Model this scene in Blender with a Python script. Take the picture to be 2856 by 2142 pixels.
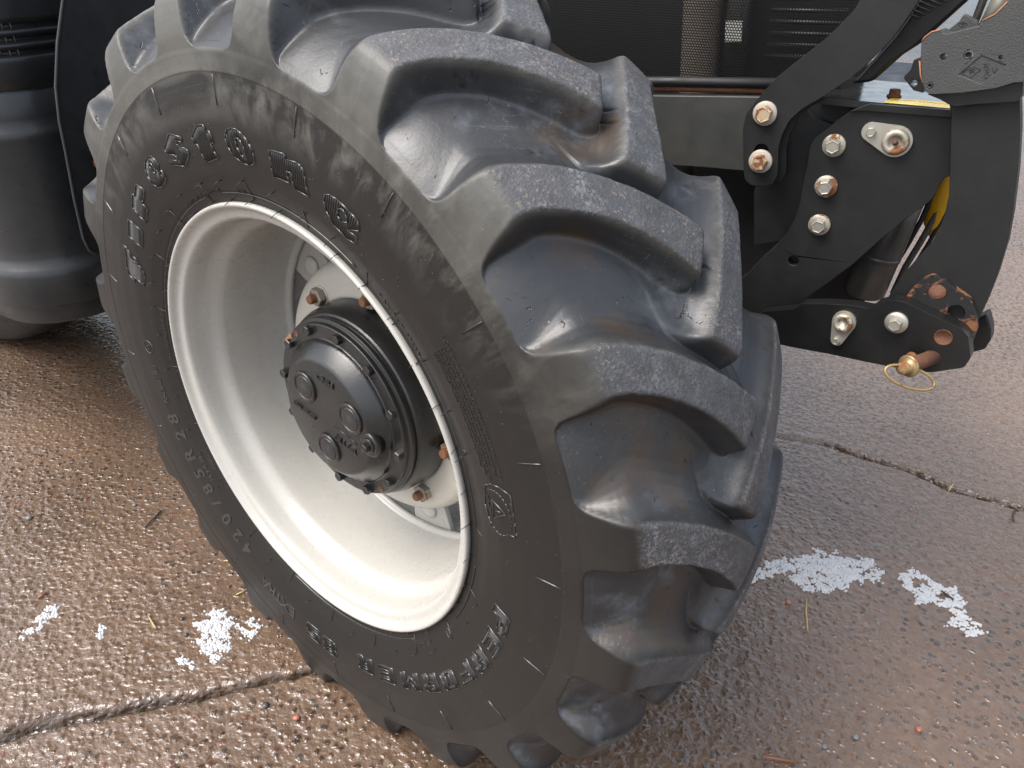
import bpy, bmesh, math, random
import numpy as np
from mathutils import Vector, Matrix
from mathutils.geometry import tessellate_polygon

for o in list(bpy.data.objects):
    bpy.data.objects.remove(o)
scene = bpy.context.scene
COL = scene.collection
rng = np.random.default_rng(7)
random.seed(7)
R = math.radians

# ------------------------------------------------------------------ camera
cam = bpy.data.cameras.new('camera')
cam.sensor_width = 36.0
cam.lens = 26.92
cam.clip_start = 0.01
cam.clip_end = 500
camo = bpy.data.objects.new('camera', cam)
COL.objects.link(camo)
right = Vector((0.8660, 0.5000, 0.0))
down = Vector((0.2539, -0.4398, -0.8615))
fwd = Vector((-0.4307, 0.7461, -0.5078))
m = Matrix.Identity(4)
for i in range(3):
    m[i][0] = right[i]; m[i][1] = -down[i]; m[i][2] = -fwd[i]
m[0][3], m[1][3], m[2][3] = 0.8307, -0.7330, 1.3684
camo.matrix_world = m
scene.camera = camo

# ------------------------------------------------------------------ light
SUN_AZ = math.atan2(-0.75, -0.55)      # direction towards the sun, seen from above
SUN_EL = R(58)
world = bpy.data.worlds.new('World')
scene.world = world
world.use_nodes = True
wn = world.node_tree
wn.nodes.clear()
sky = wn.nodes.new('ShaderNodeTexSky')
sky.sky_type = 'NISHITA'
sky.sun_disc = False
sky.sun_elevation = SUN_EL
sky.sun_rotation = math.pi / 2 - SUN_AZ
sky.altitude = 50
sky.air_density = 1.0
sky.dust_density = 4.0
sky.ozone_density = 1.0
bg = wn.nodes.new('ShaderNodeBackground')
bg.inputs['Strength'].default_value = 0.15
wo = wn.nodes.new('ShaderNodeOutputWorld')
hs = wn.nodes.new('ShaderNodeHueSaturation')      # thin overcast: the blue is washed out of the whole sky
hs.inputs['Saturation'].default_value = 0.55
wn.links.new(sky.outputs[0], hs.inputs['Color'])
wn.links.new(hs.outputs[0], bg.inputs[0])
wn.links.new(bg.outputs[0], wo.inputs[0])
sun = bpy.data.lights.new('sun', 'SUN')
sun.energy = 1.1
sun.angle = R(38)
sun.color = (1.0, 0.965, 0.915)
suno = bpy.data.objects.new('sun', sun)
COL.objects.link(suno)
sd = Vector((math.cos(SUN_AZ) * math.cos(SUN_EL), math.sin(SUN_AZ) * math.cos(SUN_EL), math.sin(SUN_EL)))
suno.rotation_euler = sd.to_track_quat('Z', 'Y').to_euler()
suno.location = (-3, -3, 5)

scene.view_settings.view_transform = 'Standard'
scene.view_settings.look = 'None'
scene.view_settings.exposure = 1.3
scene.view_settings.gamma = 1.0
scene.view_settings.use_curve_mapping = False
scene.render.engine = 'CYCLES'
scene.cycles.max_bounces = 8
scene.cycles.transparent_max_bounces = 8

# ------------------------------------------------------------------ helpers
def tag(o, label=None, cat=None, group=None, kind=None):
    if label: o['label'] = label
    if cat: o['category'] = cat
    if group: o['group'] = group
    if kind: o['kind'] = kind
    return o

def empty(name, loc=(0, 0, 0), rz=0.0):
    o = bpy.data.objects.new(name, None)
    o.empty_display_size = 0.1
    COL.objects.link(o)
    o.location = loc
    o.rotation_euler = (0, 0, rz)
    return o

def link(name, me, mat=None, parent=None, smooth=False):
    if mat is not None and not me.materials:
        me.materials.append(mat)
    o = bpy.data.objects.new(name, me)
    COL.objects.link(o)
    if parent is not None:
        o.parent = parent
    if smooth:
        me.polygons.foreach_set('use_smooth', [True] * len(me.polygons))
    return o

def mesh(name, v, f, mat=None, parent=None, smooth=False):
    me = bpy.data.meshes.new(name)
    me.from_pydata([tuple(p) for p in v], [], f)
    me.update()
    return link(name, me, mat, parent, smooth)

def bevel(o, w=0.0015, seg=2, ang=35):
    b = o.modifiers.new('bevel', 'BEVEL')
    b.width = w; b.segments = seg; b.limit_method = 'ANGLE'; b.angle_limit = R(ang)
    b.harden_normals = True
    for p in o.data.polygons: p.use_smooth = True
    return o

def smooth_poly(pts, n=3):
    """Chaikin-style rounding of a closed outline, keeping it close to the given corners."""
    p = [Vector(q) for q in pts]
    out = []
    L = len(p)
    for i in range(L):
        a, b, c = p[i - 1], p[i], p[(i + 1) % L]
        out.append(b + (a - b) * 0.18)
        out.append(b * 0.94 + (a + c) * 0.03)
        out.append(b + (c - b) * 0.18)
    return [tuple(q) for q in out]

def circle2(cx, cz, r, n=20):
    return [(cx + r * math.cos(2 * math.pi * i / n), cz + r * math.sin(2 * math.pi * i / n)) for i in range(n)]

def plate(name, outer, thick, mat, parent, x0=0.0, y0=0.0, yaw=0.0, holes=(), bev=0.0015, round_=False):
    """Flat plate cut to an outline (u,z) whose front face stands at y0, thickness going inboard."""
    if round_:
        outer = smooth_poly(outer)
    def area(p):
        return 0.5 * sum(p[i][0] * p[(i + 1) % len(p)][1] - p[(i + 1) % len(p)][0] * p[i][1] for i in range(len(p)))
    loops = [list(outer)] + [list(h) for h in holes]
    if area(loops[0]) < 0: loops[0].reverse()
    for h in loops[1:]:
        if area(h) > 0: h.reverse()
    tri = tessellate_polygon([[Vector((p[0], p[1], 0)) for p in l] for l in loops])
    flat = [p for l in loops for p in l]
    n = len(flat)
    v = [(p[0], 0.0, p[1]) for p in flat] + [(p[0], thick, p[1]) for p in flat]
    f = []
    for t in tri:
        a, b, c = [flat[i] for i in t]
        s = (b[0] - a[0]) * (c[1] - a[1]) - (c[0] - a[0]) * (b[1] - a[1])
        t = tuple(t) if s > 0 else tuple(reversed(t))
        f.append(t)
        f.append(tuple(i + n for i in reversed(t)))
    k = 0
    for l in loops:
        for i in range(len(l)):
            a, b = k + i, k + (i + 1) % len(l)
            f.append((b, a, a + n, b + n))
        k += len(l)
    o = mesh(name, v, f, mat, parent)
    o.location = (x0, y0, 0)
    o.rotation_euler = (0, 0, yaw)
    if bev: bevel(o, bev)
    return o

def tube_geo(pts, rad, n=10, cap=True):
    pts = [Vector(p) for p in pts]
    rads = rad if isinstance(rad, (list, tuple)) else [rad] * len(pts)
    v, f = [], []
    prev = None
    for i, p in enumerate(pts):
        d = (pts[min(i + 1, len(pts) - 1)] - pts[max(i - 1, 0)]).normalized()
        ref = prev if prev is not None else (Vector((0, 0, 1)) if abs(d.z) < 0.9 else Vector((1, 0, 0)))
        a = (ref - d * ref.dot(d)).normalized()
        prev = a
        b = d.cross(a)
        for k in range(n):
            t = 2 * math.pi * k / n
            v.append(p + (a * math.cos(t) + b * math.sin(t)) * rads[i])
    for i in range(len(pts) - 1):
        for k in range(n):
            q = (k + 1) % n
            f.append((i * n + k, i * n + q, (i + 1) * n + q, (i + 1) * n + k))
    if cap:
        f.append(tuple(reversed(range(n))))
        f.append(tuple(range((len(pts) - 1) * n, len(pts) * n)))
    return v, f

def tube(name, pts, rad, mat, parent=None, n=10, smooth=True, bev=0):
    v, f = tube_geo(pts, rad, n)
    o = mesh(name, v, f, mat, parent, smooth)
    if bev: bevel(o, bev)
    return o

def frame_from(normal):
    d = Vector(normal).normalized()
    ref = Vector((0, 0, 1)) if abs(d.z) < 0.9 else Vector((1, 0, 0))
    a = ref.cross(d).normalized()
    b = d.cross(a)
    return a, b, d

def lathe_at(name, prof, loc, normal, mat, parent=None, n=28, spin=0.0, smooth=True, bev=0):
    """Revolve (r,h) about the given normal at loc."""
    a, b, d = frame_from(normal)
    loc = Vector(loc)
    v, f = [], []
    for r_, h in prof:
        for k in range(n):
            t = spin + 2 * math.pi * k / n
            v.append(loc + (a * math.cos(t) + b * math.sin(t)) * r_ + d * h)
    for i in range(len(prof) - 1):
        for k in range(n):
            q = (k + 1) % n
            f.append((i * n + k, i * n + q, (i + 1) * n + q, (i + 1) * n + k))
    f.append(tuple(range((len(prof) - 1) * n, len(prof) * n)))
    f.append(tuple(reversed(range(n))))
    o = mesh(name, v, f, mat, parent, smooth)
    if bev: bevel(o, bev)
    return o

def hexbolt(loc, normal, hr, hh, mat, parent, spin=0.3, washer=None, wmat=None, name='bolt'):
    """Hex head with chamfered crown; optional washer (r,h) as a sub-part."""
    loc = Vector(loc); n_ = Vector(normal).normalized()
    wh = washer[1] if washer else 0.0
    a, b, d = frame_from(n_)
    v, f = [], []
    def ring(r_, h, n=6, c=False):
        s = len(v)
        for k in range(n):
            t = spin + 2 * math.pi * k / n
            v.append(loc + d * (wh + h) + (a * math.cos(t) + b * math.sin(t)) * r_)
        return s
    rings = [ring(hr, -0.001), ring(hr, hh * 0.88), ring(hr * 0.90, hh), ring(hr * 0.78, hh), ring(hr * 0.74, hh * 0.94)]
    for i in range(len(rings) - 1):
        for k in range(6):
            q = (k + 1) % 6
            f.append((rings[i] + k, rings[i] + q, rings[i + 1] + q, rings[i + 1] + k))
    f.append(tuple(rings[-1] + k for k in range(6)))
    o = mesh(name, v, f, mat, parent)
    bevel(o, hr * 0.05, 2, 20)
    if washer:
        wr = washer[0]
        lathe_at('washer', [(wr, 0), (wr, wh * 0.7), (wr * 0.96, wh), (hr * 0.8, wh)], loc, n_, wmat or mat, o, 32, bev=0)
    return o

def revolve(name, prof, mat, parent, n=128, smooth=True, closed=False):
    """Profile of (r, w) about the wheel's axle; w is outboard."""
    v, f = [], []
    for r_, w in prof:
        for k in range(n):
            t = 2 * math.pi * k / n
            v.append((r_ * math.cos(t), -w, r_ * math.sin(t)))
    P = len(prof)
    for i in range(P - 1 + (1 if closed else 0)):
        j = (i + 1) % P
        for k in range(n):
            q = (k + 1) % n
            f.append((i * n + k, i * n + q, j * n + q, j * n + k))
    o = mesh(name, v, f, mat, parent, smooth)
    return o

# ------------------------------------------------------------------ materials
def new_mat(name):
    mt = bpy.data.materials.new(name)
    mt.use_nodes = True
    nt = mt.node_tree
    nt.nodes.clear()
    out = nt.nodes.new('ShaderNodeOutputMaterial')
    bs = nt.nodes.new('ShaderNodeBsdfPrincipled')
    nt.links.new(bs.outputs[0], out.inputs[0])
    return mt, nt, bs

class NG:
    def __init__(s, nt):
        s.nt = nt
        s.tc = nt.nodes.new('ShaderNodeTexCoord')
    def n(s, t, **kw):
        x = s.nt.nodes.new(t)
        for k, v in kw.items():
            setattr(x, k, v)
        return x
    def l(s, a, b): s.nt.links.new(a, b)
    def noise(s, scale, detail=4, rough=0.55, vec=None, dist=0.0):
        x = s.n('ShaderNodeTexNoise')
        x.inputs['Scale'].default_value = scale
        x.inputs['Detail'].default_value = detail
        x.inputs['Roughness'].default_value = rough
        x.inputs['Distortion'].default_value = dist
        s.l(vec if vec is not None else s.tc.outputs['Object'], x.inputs['Vector'])
        return x.outputs['Fac']
    def voro(s, scale, feature='F1', out='Distance', vec=None, rnd=1.0):
        x = s.n('ShaderNodeTexVoronoi', feature=feature)
        x.inputs['Scale'].default_value = scale
        x.inputs['Randomness'].default_value = rnd
        s.l(vec if vec is not None else s.tc.outputs['Object'], x.inputs['Vector'])
        return x.outputs[out]
    def ramp(s, fac, stops, interp='LINEAR'):
        x = s.n('ShaderNodeValToRGB')
        x.color_ramp.interpolation = interp
        e = x.color_ramp.elements
        while len(e) < len(stops): e.new(0.5)
        for i, (p, c) in enumerate(stops):
            e[i].position = p
            if not isinstance(c, (tuple, list)): c = (c, c, c)
            e[i].color = (*c, 1)
        s.l(fac, x.inputs[0])
        return x.outputs[0]
    def mix(s, fac, a, b, mode='MIX'):
        x = s.n('ShaderNodeMix', data_type='RGBA', blend_type=mode)
        x.clamp_factor = True
        for i, v in ((0, fac), (6, a), (7, b)):
            if hasattr(v, 'node'): s.l(v, x.inputs[i])
            elif i == 0: x.inputs[0].default_value = v
            else: x.inputs[i].default_value = (*v, 1) if isinstance(v, (tuple, list)) else (v, v, v, 1)
        return x.outputs[2]
    def math(s, op, a, b=0.0, c=0.0):
        x = s.n('ShaderNodeMath', operation=op)
        for i, v in enumerate((a, b, c)):
            if hasattr(v, 'node'): s.l(v, x.inputs[i])
            else: x.inputs[i].default_value = v
        return x.outputs[0]
    def attr(s, name):
        x = s.n('ShaderNodeAttribute'); x.attribute_name = name
        return x.outputs['Fac']
    def mapping(s, scale=(1, 1, 1), rot=(0, 0, 0), vec=None):
        x = s.n('ShaderNodeMapping')
        x.inputs['Scale'].default_value = scale
        x.inputs['Rotation'].default_value = rot
        s.l(vec if vec is not None else s.tc.outputs['Object'], x.inputs['Vector'])
        return x.outputs[0]
    def bump(s, h, strength=0.5, dist=0.001, nrm=None):
        x = s.n('ShaderNodeBump')
        x.inputs['Strength'].default_value = strength
        x.inputs['Distance'].default_value = dist
        s.l(h, x.inputs['Height'])
        if nrm is not None: s.l(nrm, x.inputs['Normal'])
        return x.outputs[0]

def paint(name, col, rough=0.45, var=0.15, rust=0.0, grain=0.0, metal=0.0, gscale=350, coat=0.0, dust_tone=0.0, spec=0.5):
    mt, nt, bs = new_mat(name)
    bs.inputs['Specular IOR Level'].default_value = spec
    g = NG(nt)
    c1 = tuple(max(0, c * (1 - var)) for c in col); c2 = tuple(min(1, c * (1 + var)) for c in col)
    base = g.mix(g.noise(9, 5), c1, c2)
    if dust_tone:
        dm = g.ramp(g.noise(14, 8, 0.7), [(0.45, 0), (0.75, 1)])
        base = g.mix(g.math('MULTIPLY', dm, dust_tone), base, (0.25, 0.22, 0.18))
    rg = g.ramp(g.noise(30, 5), [(0.3, max(0.02, rough - 0.08)), (0.7, min(1, rough + 0.1))])
    met = metal
    if rust:
        rm = g.ramp(g.noise(38, 6, 0.65, dist=0.6), [(0.62 - rust * 0.3, 0), (0.68 - rust * 0.3, 1)])
        rc = g.mix(g.noise(140, 4), (0.085, 0.028, 0.010), (0.27, 0.110, 0.042))
        base = g.mix(rm, base, rc)
        rg = g.mix(rm, rg, 0.85)
        if metal: met = g.math('MULTIPLY', g.math('SUBTRACT', 1.0, rm), metal)
    g.l(base, bs.inputs['Base Color']); g.l(rg, bs.inputs['Roughness'])
    if hasattr(met, 'node'): g.l(met, bs.inputs['Metallic'])
    else: bs.inputs['Metallic'].default_value = met
    if coat: bs.inputs['Coat Weight'].default_value = coat; bs.inputs['Coat Roughness'].default_value = 0.12
    if grain:
        h = g.noise(gscale, 3, 0.5)
        g.l(g.bump(h, grain, 0.0015), bs.inputs['Normal'])
    return mt

M = {}
M['white'] = paint('rim_white_paint', (0.395, 0.382, 0.348), 0.28, 0.02, dust_tone=0.04)
M['white2'] = paint('disc_white_paint', (0.45, 0.425, 0.37), 0.34, 0.02, dust_tone=0.05)
M['hubblack'] = paint('cast_hub_black', (0.012, 0.0122, 0.0118), 0.20, 0.2, grain=0.35, gscale=420, dust_tone=0.03, spec=0.6)
M['boltblack'] = paint('bolt_black', (0.014, 0.014, 0.0145), 0.24, 0.15, spec=0.6)
M['black'] = paint('chassis_black_paint', (0.0125, 0.0130, 0.0130), 0.48, 0.2, grain=0.12, gscale=500, dust_tone=0.03, spec=0.32)
M['blackgloss'] = paint('chassis_gloss_black', (0.0075, 0.0078, 0.0080), 0.38, 0.2, dust_tone=0.03, spec=0.4)
M['cast'] = paint('cast_link_black', (0.040, 0.041, 0.040), 0.46, 0.15, grain=0.45, gscale=420, dust_tone=0.05)
M['zinc'] = paint('zinc_plate', (0.44, 0.42, 0.36), 0.42, 0.15, metal=0.7, dust_tone=0.15)
M['zincrust'] = paint('zinc_with_rust', (0.42, 0.39, 0.32), 0.48, 0.18, rust=0.36, metal=0.6)
M['cream'] = paint('cream_primed_bolt', (0.40, 0.31, 0.20), 0.55, 0.15, rust=0.28)
M['creamw'] = paint('cream_washer', (0.36, 0.32, 0.27), 0.5, 0.12, dust_tone=0.2)
M['rust'] = paint('bare_rust', (0.12, 0.052, 0.028), 0.8, 0.4, rust=0.4, grain=0.8, gscale=600)
M['rustpaint'] = paint('black_paint_worn_to_rust', (0.010, 0.010, 0.010), 0.5, 0.2, rust=0.34, grain=0.3)
M['studrust'] = paint('rusty_stud', (0.17, 0.078, 0.036), 0.75, 0.35, rust=0.3, grain=0.6, gscale=700)
M['nut'] = paint('grey_nut', (0.30, 0.27, 0.22), 0.5, 0.25, rust=0.22, metal=0.4)
M['yellow'] = paint('yellow_paint', (0.62, 0.33, 0.01), 0.35, 0.08)
M['decal'] = paint('yellow_decal', (0.78, 0.56, 0.05), 0.35, 0.12)
M['ledge'] = paint('wet_gloss_black_ledge', (0.014, 0.0145, 0.015), 0.16, 0.2, dust_tone=0.06)
M['steel'] = paint('grey_cylinder_steel', (0.060, 0.058, 0.055), 0.35, 0.15, metal=0.35, dust_tone=0.15)
M['tank'] = paint('dark_grey_moulded_plastic', (0.023, 0.0245, 0.025), 0.32, 0.12, grain=0.06, gscale=700, dust_tone=0.03, spec=0.45)
M['flap'] = paint('black_flap_rubber', (0.010, 0.0105, 0.011), 0.55, 0.2, dust_tone=0.05)
M['rail'] = paint('grey_frame_paint', (0.034, 0.035, 0.032), 0.5, 0.15, grain=0.1, dust_tone=0.08)
M['pipe'] = paint('dusty_hose', (0.16, 0.13, 0.10), 0.6, 0.2)
M['dark'] = paint('dark_engine_bay', (0.006, 0.006, 0.006), 0.6, 0.2)
M['paper'] = paint('pale_label', (0.55, 0.53, 0.48), 0.6, 0.05)
M['goldwire'] = paint('passivated_wire', (0.34, 0.24, 0.12), 0.45, 0.25, rust=0.3, metal=0.6)
M['bloom'] = paint('rusty_edge', (0.30, 0.14, 0.07), 0.8, 0.5)

# ---- tyre rubber
def rubber():
    mt, nt, bs = new_mat('tyre_rubber')
    g = NG(nt)
    top = g.attr('top'); floor = g.attr('floor'); th = g.attr('ang'); rad = g.attr('rad')
    def chan(scale, detail, rough, dist=0.0, vec=None):
        x = g.n('ShaderNodeTexNoise')
        x.inputs['Scale'].default_value = scale; x.inputs['Detail'].default_value = detail
        x.inputs['Roughness'].default_value = rough; x.inputs['Distortion'].default_value = dist
        g.l(vec if vec is not None else g.tc.outputs['Object'], x.inputs['Vector'])
        sp = g.n('ShaderNodeSeparateColor'); g.l(x.outputs['Color'], sp.inputs[0])
        return sp.outputs[0], sp.outputs[1], sp.outputs[2]
    lo = chan(8, 4, 0.6, 0.3); mid = chan(42, 4, 0.65, 0.3); hi = chan(240, 3, 0.65)
    # sidewall: brown-black, with grey radial streaks that grow paler towards the top
    cv = g.n('ShaderNodeCombineXYZ')
    g.l(g.math('MULTIPLY', th, 9.0), cv.inputs[0]); g.l(g.math('MULTIPLY', rad, 11.0), cv.inputs[1])
    st = chan(1.5, 4, 0.62, 0.4, cv.outputs[0])
    side = g.mix(lo[0], (0.0095, 0.0085, 0.0075), (0.0155, 0.0140, 0.0125))
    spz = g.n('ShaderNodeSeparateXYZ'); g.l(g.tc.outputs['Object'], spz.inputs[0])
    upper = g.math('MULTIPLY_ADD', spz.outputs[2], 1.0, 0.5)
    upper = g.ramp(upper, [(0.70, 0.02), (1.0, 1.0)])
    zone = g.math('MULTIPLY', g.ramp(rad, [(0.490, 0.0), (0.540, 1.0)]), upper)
    dust_tone = g.math('MULTIPLY', g.ramp(st[0], [(0.46, 0), (0.72, 1)]), zone)  # pale streak tone, outer sidewall only, strongest high on the tyre
    side = g.mix(g.math('MULTIPLY', dust_tone, 0.80), side, (0.120, 0.117, 0.104))
    side = g.mix(g.math('MULTIPLY', g.ramp(rad, [(0.560, 0.0), (0.562, 1.0)]), g.math('MULTIPLY', g.ramp(lo[1], [(0.30, 0.15), (0.60, 0.85)]), g.math('ADD', g.math('MULTIPLY', upper, 0.80), 0.04))), side, (0.115, 0.113, 0.102))  # paler band outside the shoulder ring, mostly on the upper part
    # tread floor: blue-grey with pale blooms and earth
    fl = g.mix(lo[1], (0.017, 0.0178, 0.0188), (0.040, 0.042, 0.0445))
    bl = g.math('MULTIPLY', g.ramp(lo[2], [(0.52, 0), (0.66, 1)]), g.ramp(mid[0], [(0.42, 0.10), (0.64, 0.80)]))
    fl = g.mix(bl, fl, (0.095, 0.104, 0.116))
    fl = g.mix(g.ramp(lo[0], [(0.56, 0), (0.68, 0.75)]), fl, (0.050, 0.033, 0.020))
    fl = g.mix(g.ramp(mid[2], [(0.62, 0), (0.70, 0.8)]), fl, (0.012, 0.011, 0.010))
    fl = g.mix(g.math('MULTIPLY', g.ramp(hi[1], [(0.60, 0), (0.68, 0.6)]), g.ramp(lo[1], [(0.5, 0), (0.62, 1)])), fl, (0.16, 0.13, 0.10))
    # lug crowns: scuffed grey with earth grit pressed in
    tp = g.mix(mid[1], (0.022, 0.023, 0.025), (0.095, 0.098, 0.105))
    chalk = g.math('MULTIPLY', g.ramp(hi[1], [(0.46, 0), (0.56, 0.85)]), g.ramp(lo[2], [(0.42, 0.10), (0.60, 0.9)]))
    tp = g.mix(g.math('MULTIPLY', chalk, g.ramp(mid[0], [(0.42, 0.05), (0.62, 0.75)])), tp, (0.25, 0.255, 0.26))
    grit = g.math('MULTIPLY', g.ramp(hi[0], [(0.57, 0), (0.64, 1)]), g.ramp(lo[1], [(0.42, 0.06), (0.62, 0.6)]))
    tp = g.mix(grit, tp, (0.36, 0.25, 0.155))
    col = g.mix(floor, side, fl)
    topm = g.math('MULTIPLY', top, g.ramp(mid[2], [(0.30, 0.65), (0.5, 1.0)]))
    col = g.mix(topm, col, tp)
    # pale specks and fine cracks
    sp = g.math('MULTIPLY', g.ramp(hi[2], [(0.69, 0.0), (0.73, 1.0)]), g.ramp(mid[0], [(0.5, 0.0), (0.62, 0.8)]))
    col = g.mix(sp, col, (0.22, 0.20, 0.17))
    ed = g.voro(46, 'DISTANCE_TO_EDGE', vec=g.mapping((1, 1, 0.5)))
    cr = g.math('MULTIPLY', g.ramp(ed, [(0.008, 1.0), (0.022, 0.0)]), g.ramp(mid[1], [(0.62, 0.0), (0.66, 1.0)]))
    cr = g.math('MAXIMUM', g.math('MULTIPLY', cr, g.math('MAXIMUM', floor, top)), g.attr('crack'))
    col = g.mix(g.math('MULTIPLY', cr, 0.85), col, (0.006, 0.006, 0.006))
    # scuffs on the sidewall
    cv2 = g.n('ShaderNodeCombineXYZ')
    g.l(g.math('ADD', g.math('MULTIPLY', th, 34.0), g.math('MULTIPLY', rad, 190.0)), cv2.inputs[0])
    g.l(g.math('MULTIPLY', rad, 12.0), cv2.inputs[1])
    scn = chan(2.4, 2, 0.5, 0.0, cv2.outputs[0])
    sc = g.math('MULTIPLY', g.ramp(scn[0], [(0.66, 0), (0.685, 1), (0.71, 0)]), g.ramp(lo[1], [(0.5, 0), (0.62, 0.55)]))
    sc = g.math('MULTIPLY', sc, zone)
    col = g.mix(sc, col, (0.13, 0.125, 0.112))
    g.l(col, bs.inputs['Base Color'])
    rg = g.ramp(lo[2], [(0.3, 0.38), (0.7, 0.47)])
    rg = g.mix(floor, rg, 0.36)
    rg = g.mix(topm, rg, 0.60)
    g.l(rg, bs.inputs['Roughness'])
    g.l(g.ramp(g.math('MAXIMUM', floor, topm), [(0.0, 0.32), (1.0, 0.55)]), bs.inputs['Specular IOR Level'])
    h = g.math('ADD', g.math('MULTIPLY', mid[0], 0.35), g.math('MULTIPLY', hi[0], g.math('ADD', g.math('MULTIPLY', top, 1.1), 0.14)))
    h = g.math('SUBTRACT', h, cr)
    g.l(g.bump(h, 0.55, 0.0022), bs.inputs['Normal'])
    return mt
M['rubber'] = rubber()
M['letter'] = paint('moulded_letter_rubber', (0.008, 0.0075, 0.007), 0.42, 0.2)
M['letteredge'] = paint('moulded_edge_rubber', (0.022, 0.021, 0.019), 0.30, 0.2, spec=0.7)
M['reartyre'] = paint('rear_tyre_rubber', (0.010, 0.010, 0.010), 0.55, 0.25, dust_tone=0.03)

# ---- wet exposed-aggregate concrete
def concrete():
    mt, nt, bs = new_mat('wet_aggregate_concrete')
    g = NG(nt)
    nz = g.n('ShaderNodeTexNoise'); nz.inputs['Scale'].default_value = 48; nz.inputs['Detail'].default_value = 3
    g.l(g.tc.outputs['Object'], nz.inputs['Vector'])
    nsp = g.n('ShaderNodeSeparateColor'); g.l(nz.outputs['Color'], nsp.inputs[0])
    big = g.n('ShaderNodeTexNoise'); big.inputs['Scale'].default_value = 1.9; big.inputs['Detail'].default_value = 4
    g.l(g.tc.outputs['Object'], big.inputs['Vector'])
    bsp = g.n('ShaderNodeSeparateColor'); g.l(big.outputs['Color'], bsp.inputs[0])
    sc = g.n('ShaderNodeVectorMath', operation='SCALE'); sc.inputs['Scale'].default_value = 0.016
    warp = g.n('ShaderNodeVectorMath', operation='ADD')
    g.l(nz.outputs['Color'], sc.inputs[0]); g.l(g.tc.outputs['Object'], warp.inputs[0]); g.l(sc.outputs[0], warp.inputs[1])
    wv = warp.outputs[0]
    stone = g.n('ShaderNodeTexVoronoi'); stone.inputs['Scale'].default_value = 58
    g.l(wv, stone.inputs['Vector'])
    sep = g.n('ShaderNodeSeparateColor'); g.l(stone.outputs['Color'], sep.inputs[0])
    cs = g.ramp(sep.outputs[0], [(0.0, (0.050, 0.031, 0.020)), (0.30, (0.110, 0.067, 0.042)), (0.55, (0.066, 0.047, 0.036)),
                                 (0.78, (0.120, 0.052, 0.034)), (0.90, (0.066, 0.060, 0.056)), (1.0, (0.170, 0.115, 0.074))], 'CONSTANT')
    mortar = g.mix(nsp.outputs[0], (0.088, 0.054, 0.035), (0.178, 0.120, 0.081))
    sm = g.ramp(stone.outputs['Distance'], [(0.30, 1.0), (0.42, 0.0)])
    bare = g.ramp(bsp.outputs[0], [(0.42, 0.30), (0.60, 1.0)])
    col = g.mix(g.math('MULTIPLY', sm, bare), mortar, cs)
    col = g.mix(1.0, col, g.ramp(bsp.outputs[1], [(0.3, 0.75), (0.7, 1.15)]), 'MULTIPLY')
    col = g.mix(g.attr('joint'), col, (0.018, 0.013, 0.009))
    g.l(col, bs.inputs['Base Color'])
    g.l(g.ramp(bsp.outputs[2], [(0.35, 0.12), (0.65, 0.25)]), bs.inputs['Roughness'])
    bs.inputs['Specular IOR Level'].default_value = 0.75
    h = g.math('ADD', g.math('MULTIPLY', g.ramp(stone.outputs['Distance'], [(0.0, 1.0), (0.6, 0.0)], 'EASE'), 0.45), g.math('MULTIPLY', nsp.outputs[1], 1.3))
    g.l(g.bump(h, 0.9, 0.0066), bs.inputs['Normal'])
    return mt
M['concrete'] = concrete()

def snow_mat():
    mt, nt, bs = new_mat('old_snow')
    g = NG(nt)
    g.l(g.mix(g.noise(200, 3), (0.40, 0.405, 0.41), (0.62, 0.63, 0.64)), bs.inputs['Base Color'])
    bs.inputs['Roughness'].default_value = 0.6
    bs.inputs['Subsurface Weight'].default_value = 0.15
    bs.inputs['Subsurface Radius'].default_value = (0.01, 0.01, 0.012)
    g.l(g.bump(g.noise(500, 3), 0.6, 0.002), bs.inputs['Normal'])
    return mt
M['snow'] = snow_mat()
M['straw'] = paint('straw', (0.42, 0.30, 0.13), 0.6, 0.25)
M['twig'] = paint('dark_twig', (0.035, 0.025, 0.02), 0.6, 0.3)
M['redtwig'] = paint('red_brown_twig', (0.20, 0.075, 0.035), 0.5, 0.3)
M['pebd'] = paint('dark_pebble', (0.05, 0.05, 0.055), 0.3, 0.3)
M['pebr'] = paint('red_pebble', (0.32, 0.12, 0.07), 0.35, 0.2)
M['pebg'] = paint('grey_pebble', (0.14, 0.15, 0.15), 0.35, 0.2)

def mesh_screen():
    mt, nt, bs = new_mat('perforated_screen')
    g = NG(nt)
    out = [n for n in nt.nodes if n.type == 'OUTPUT_MATERIAL'][0]
    sp = g.n('ShaderNodeSeparateXYZ'); g.l(g.tc.outputs['Object'], sp.inputs[0])
    px, pz = 0.0046, 0.0040
    row = g.math('FLOOR', g.math('DIVIDE', sp.outputs[2], pz))
    sh = g.math('MULTIPLY', g.math('MODULO', row, 2.0), 0.5)
    u = g.math('SUBTRACT', g.math('FRACT', g.math('ADD', g.math('DIVIDE', sp.outputs[0], px), sh)), 0.5)
    v = g.math('SUBTRACT', g.math('FRACT', g.math('DIVIDE', sp.outputs[2], pz)), 0.5)
    d = g.math('SQRT', g.math('ADD', g.math('MULTIPLY', u, u), g.math('MULTIPLY', v, v)))
    hole = g.math('LESS_THAN', d, 0.37)
    tr = g.n('ShaderNodeBsdfTransparent')
    mx = g.n('ShaderNodeMixShader')
    g.l(hole, mx.inputs[0]); g.l(bs.outputs[0], mx.inputs[1]); g.l(tr.outputs[0], mx.inputs[2])
    g.l(mx.outputs[0], out.inputs[0])
    bs.inputs['Base Color'].default_value = (0.004, 0.004, 0.004, 1)
    bs.inputs['Roughness'].default_value = 0.6
    bs.inputs['Specular IOR Level'].default_value = 0.15
    return mt
M['screen'] = mesh_screen()

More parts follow.
